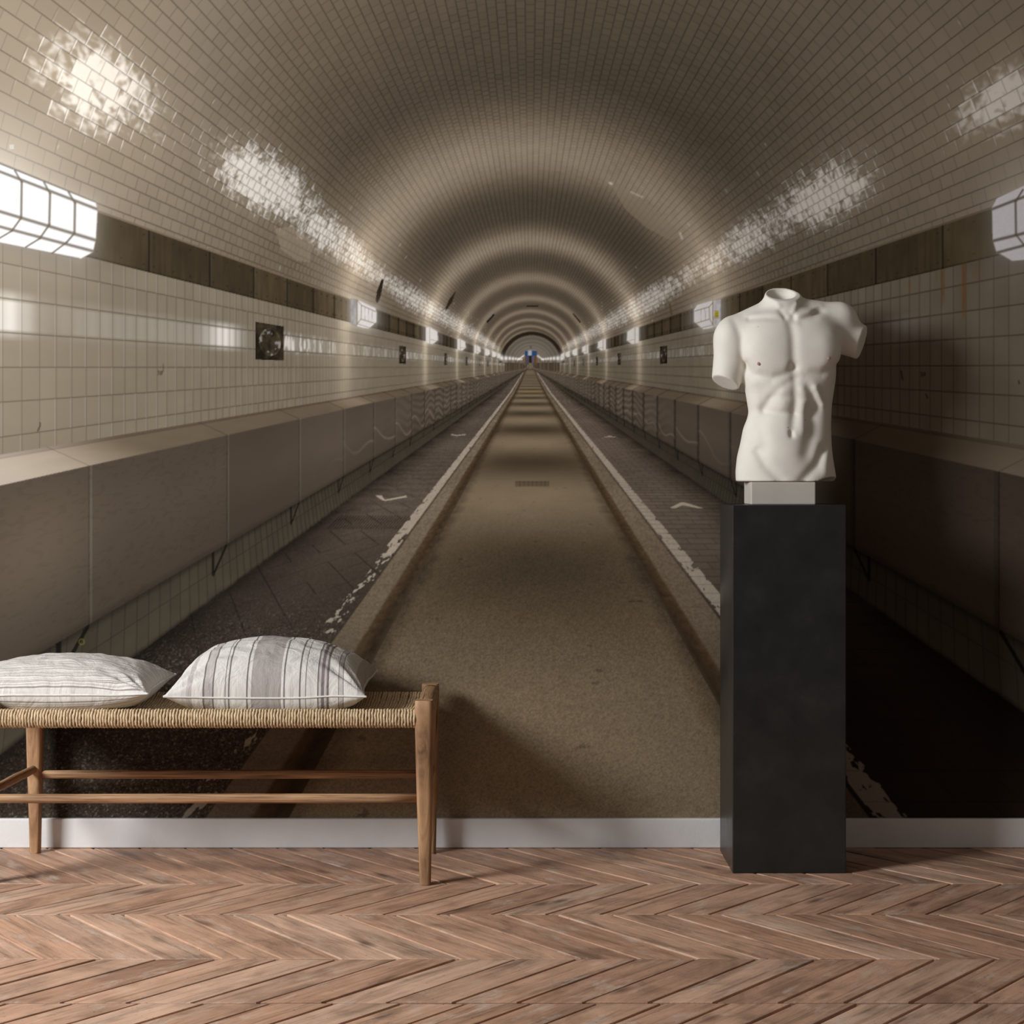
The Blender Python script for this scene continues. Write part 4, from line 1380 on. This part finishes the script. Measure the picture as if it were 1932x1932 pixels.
    ids = -np.ones(act.shape, np.int64)
    I, J, K = np.nonzero(act)
    ids[I, J, K] = np.arange(len(I))
    P = np.zeros((len(I), 3)); wn = np.zeros(len(I))
    corners = [(a, b, c) for a in (0, 1) for b in (0, 1) for c in (0, 1)]
    for q0 in corners:
        for ax_ in range(3):
            if q0[ax_] == 1: continue
            q1 = list(q0); q1[ax_] = 1
            f0 = f[I + q0[0], J + q0[1], K + q0[2]]; f1 = f[I + q1[0], J + q1[1], K + q1[2]]
            cr_ = (f0 < 0) != (f1 < 0)
            t = np.where(cr_, f0 / (f0 - f1 + 1e-12), 0)
            pt = np.stack([np.full(len(I), q0[0], float), np.full(len(I), q0[1], float), np.full(len(I), q0[2], float)], 1)
            pt[:, ax_] += t
            P += pt * cr_[:, None]; wn += cr_
    P = P / wn[:, None] + np.stack([I, J, K], 1)
    P *= C
    pu, pv, pw = P[:, 0] + U0, P[:, 1] + V0, P[:, 2] + W0
    faces = []
    for ax_ in range(3):
        b, c = [(1, 2), (2, 0), (0, 1)][ax_]
        sl0 = [slice(None)] * 3; sl1 = [slice(None)] * 3
        sl0[ax_] = slice(0, -1); sl1[ax_] = slice(1, None)
        chg = s[tuple(sl0)] != s[tuple(sl1)]
        E = np.array(np.nonzero(chg))
        ok = (E[b] > 0) & (E[c] > 0)
        for d_ in range(3): ok &= E[d_] < np.array(act.shape)[d_]
        E = E[:, ok]
        inside = s[tuple(E)]
        def at(db, dc):
            e = [E[0].copy(), E[1].copy(), E[2].copy()]
            e[b] -= db; e[c] -= dc
            return ids[tuple(e)]
        q = np.stack([at(0, 0), at(1, 0), at(1, 1), at(0, 1)], 1)
        q = np.where(inside[:, None], q, q[:, ::-1])
        faces.append(q)
    faces = np.concatenate(faces)
    xs = (pu - 966) / PSC - root.location.x
    zs = CAM_H + (HOR - pv) / PSC - root.location.z
    ys = -pw / PSC
    return np.stack([xs, ys, zs], 1), faces, (pu, pv, pw)
tv_, tf_, tp_ = torso()
me = bpy.data.meshes.new('torso')
me.from_pydata(tv_.tolist(), [], tf_.tolist())
me.update()
bm = bmesh.new(); bm.from_mesh(me)
bmesh.ops.recalc_face_normals(bm, faces=bm.faces[:])
for _ in range(2): bmesh.ops.smooth_vert(bm, verts=bm.verts[:], factor=.5, use_axis_x=True, use_axis_y=True, use_axis_z=True)
bm.to_mesh(me); bm.free()
link('torso', me, M_PLAS, root, True)
# nipples: small reddish discs set into the surface
pu, pv, pw = tp_
for (u, v) in ((1424, 690), (1553, 680)):
    k_ = (np.hypot(pu - u, pv - v) < 4) & (pw > 10)
    w_ = pw[k_].mean() if k_.any() else 50
    bm = bmesh.new()
    bmesh.ops.create_uvsphere(bm, u_segments=14, v_segments=8, radius=1)
    for q in bm.verts: q.co = Vector((q.co.x * .0052, q.co.y * .0028, q.co.z * .0050))
    me = bpy.data.meshes.new('nipple'); bm.to_mesh(me); bm.free()
    o = link('nipple', me, M_NIP, root, True)
    o.location = ((u - 966) / PSC - root.location.x, -(w_ + .3) / PSC, CAM_H + (HOR - v) / PSC - root.location.z)
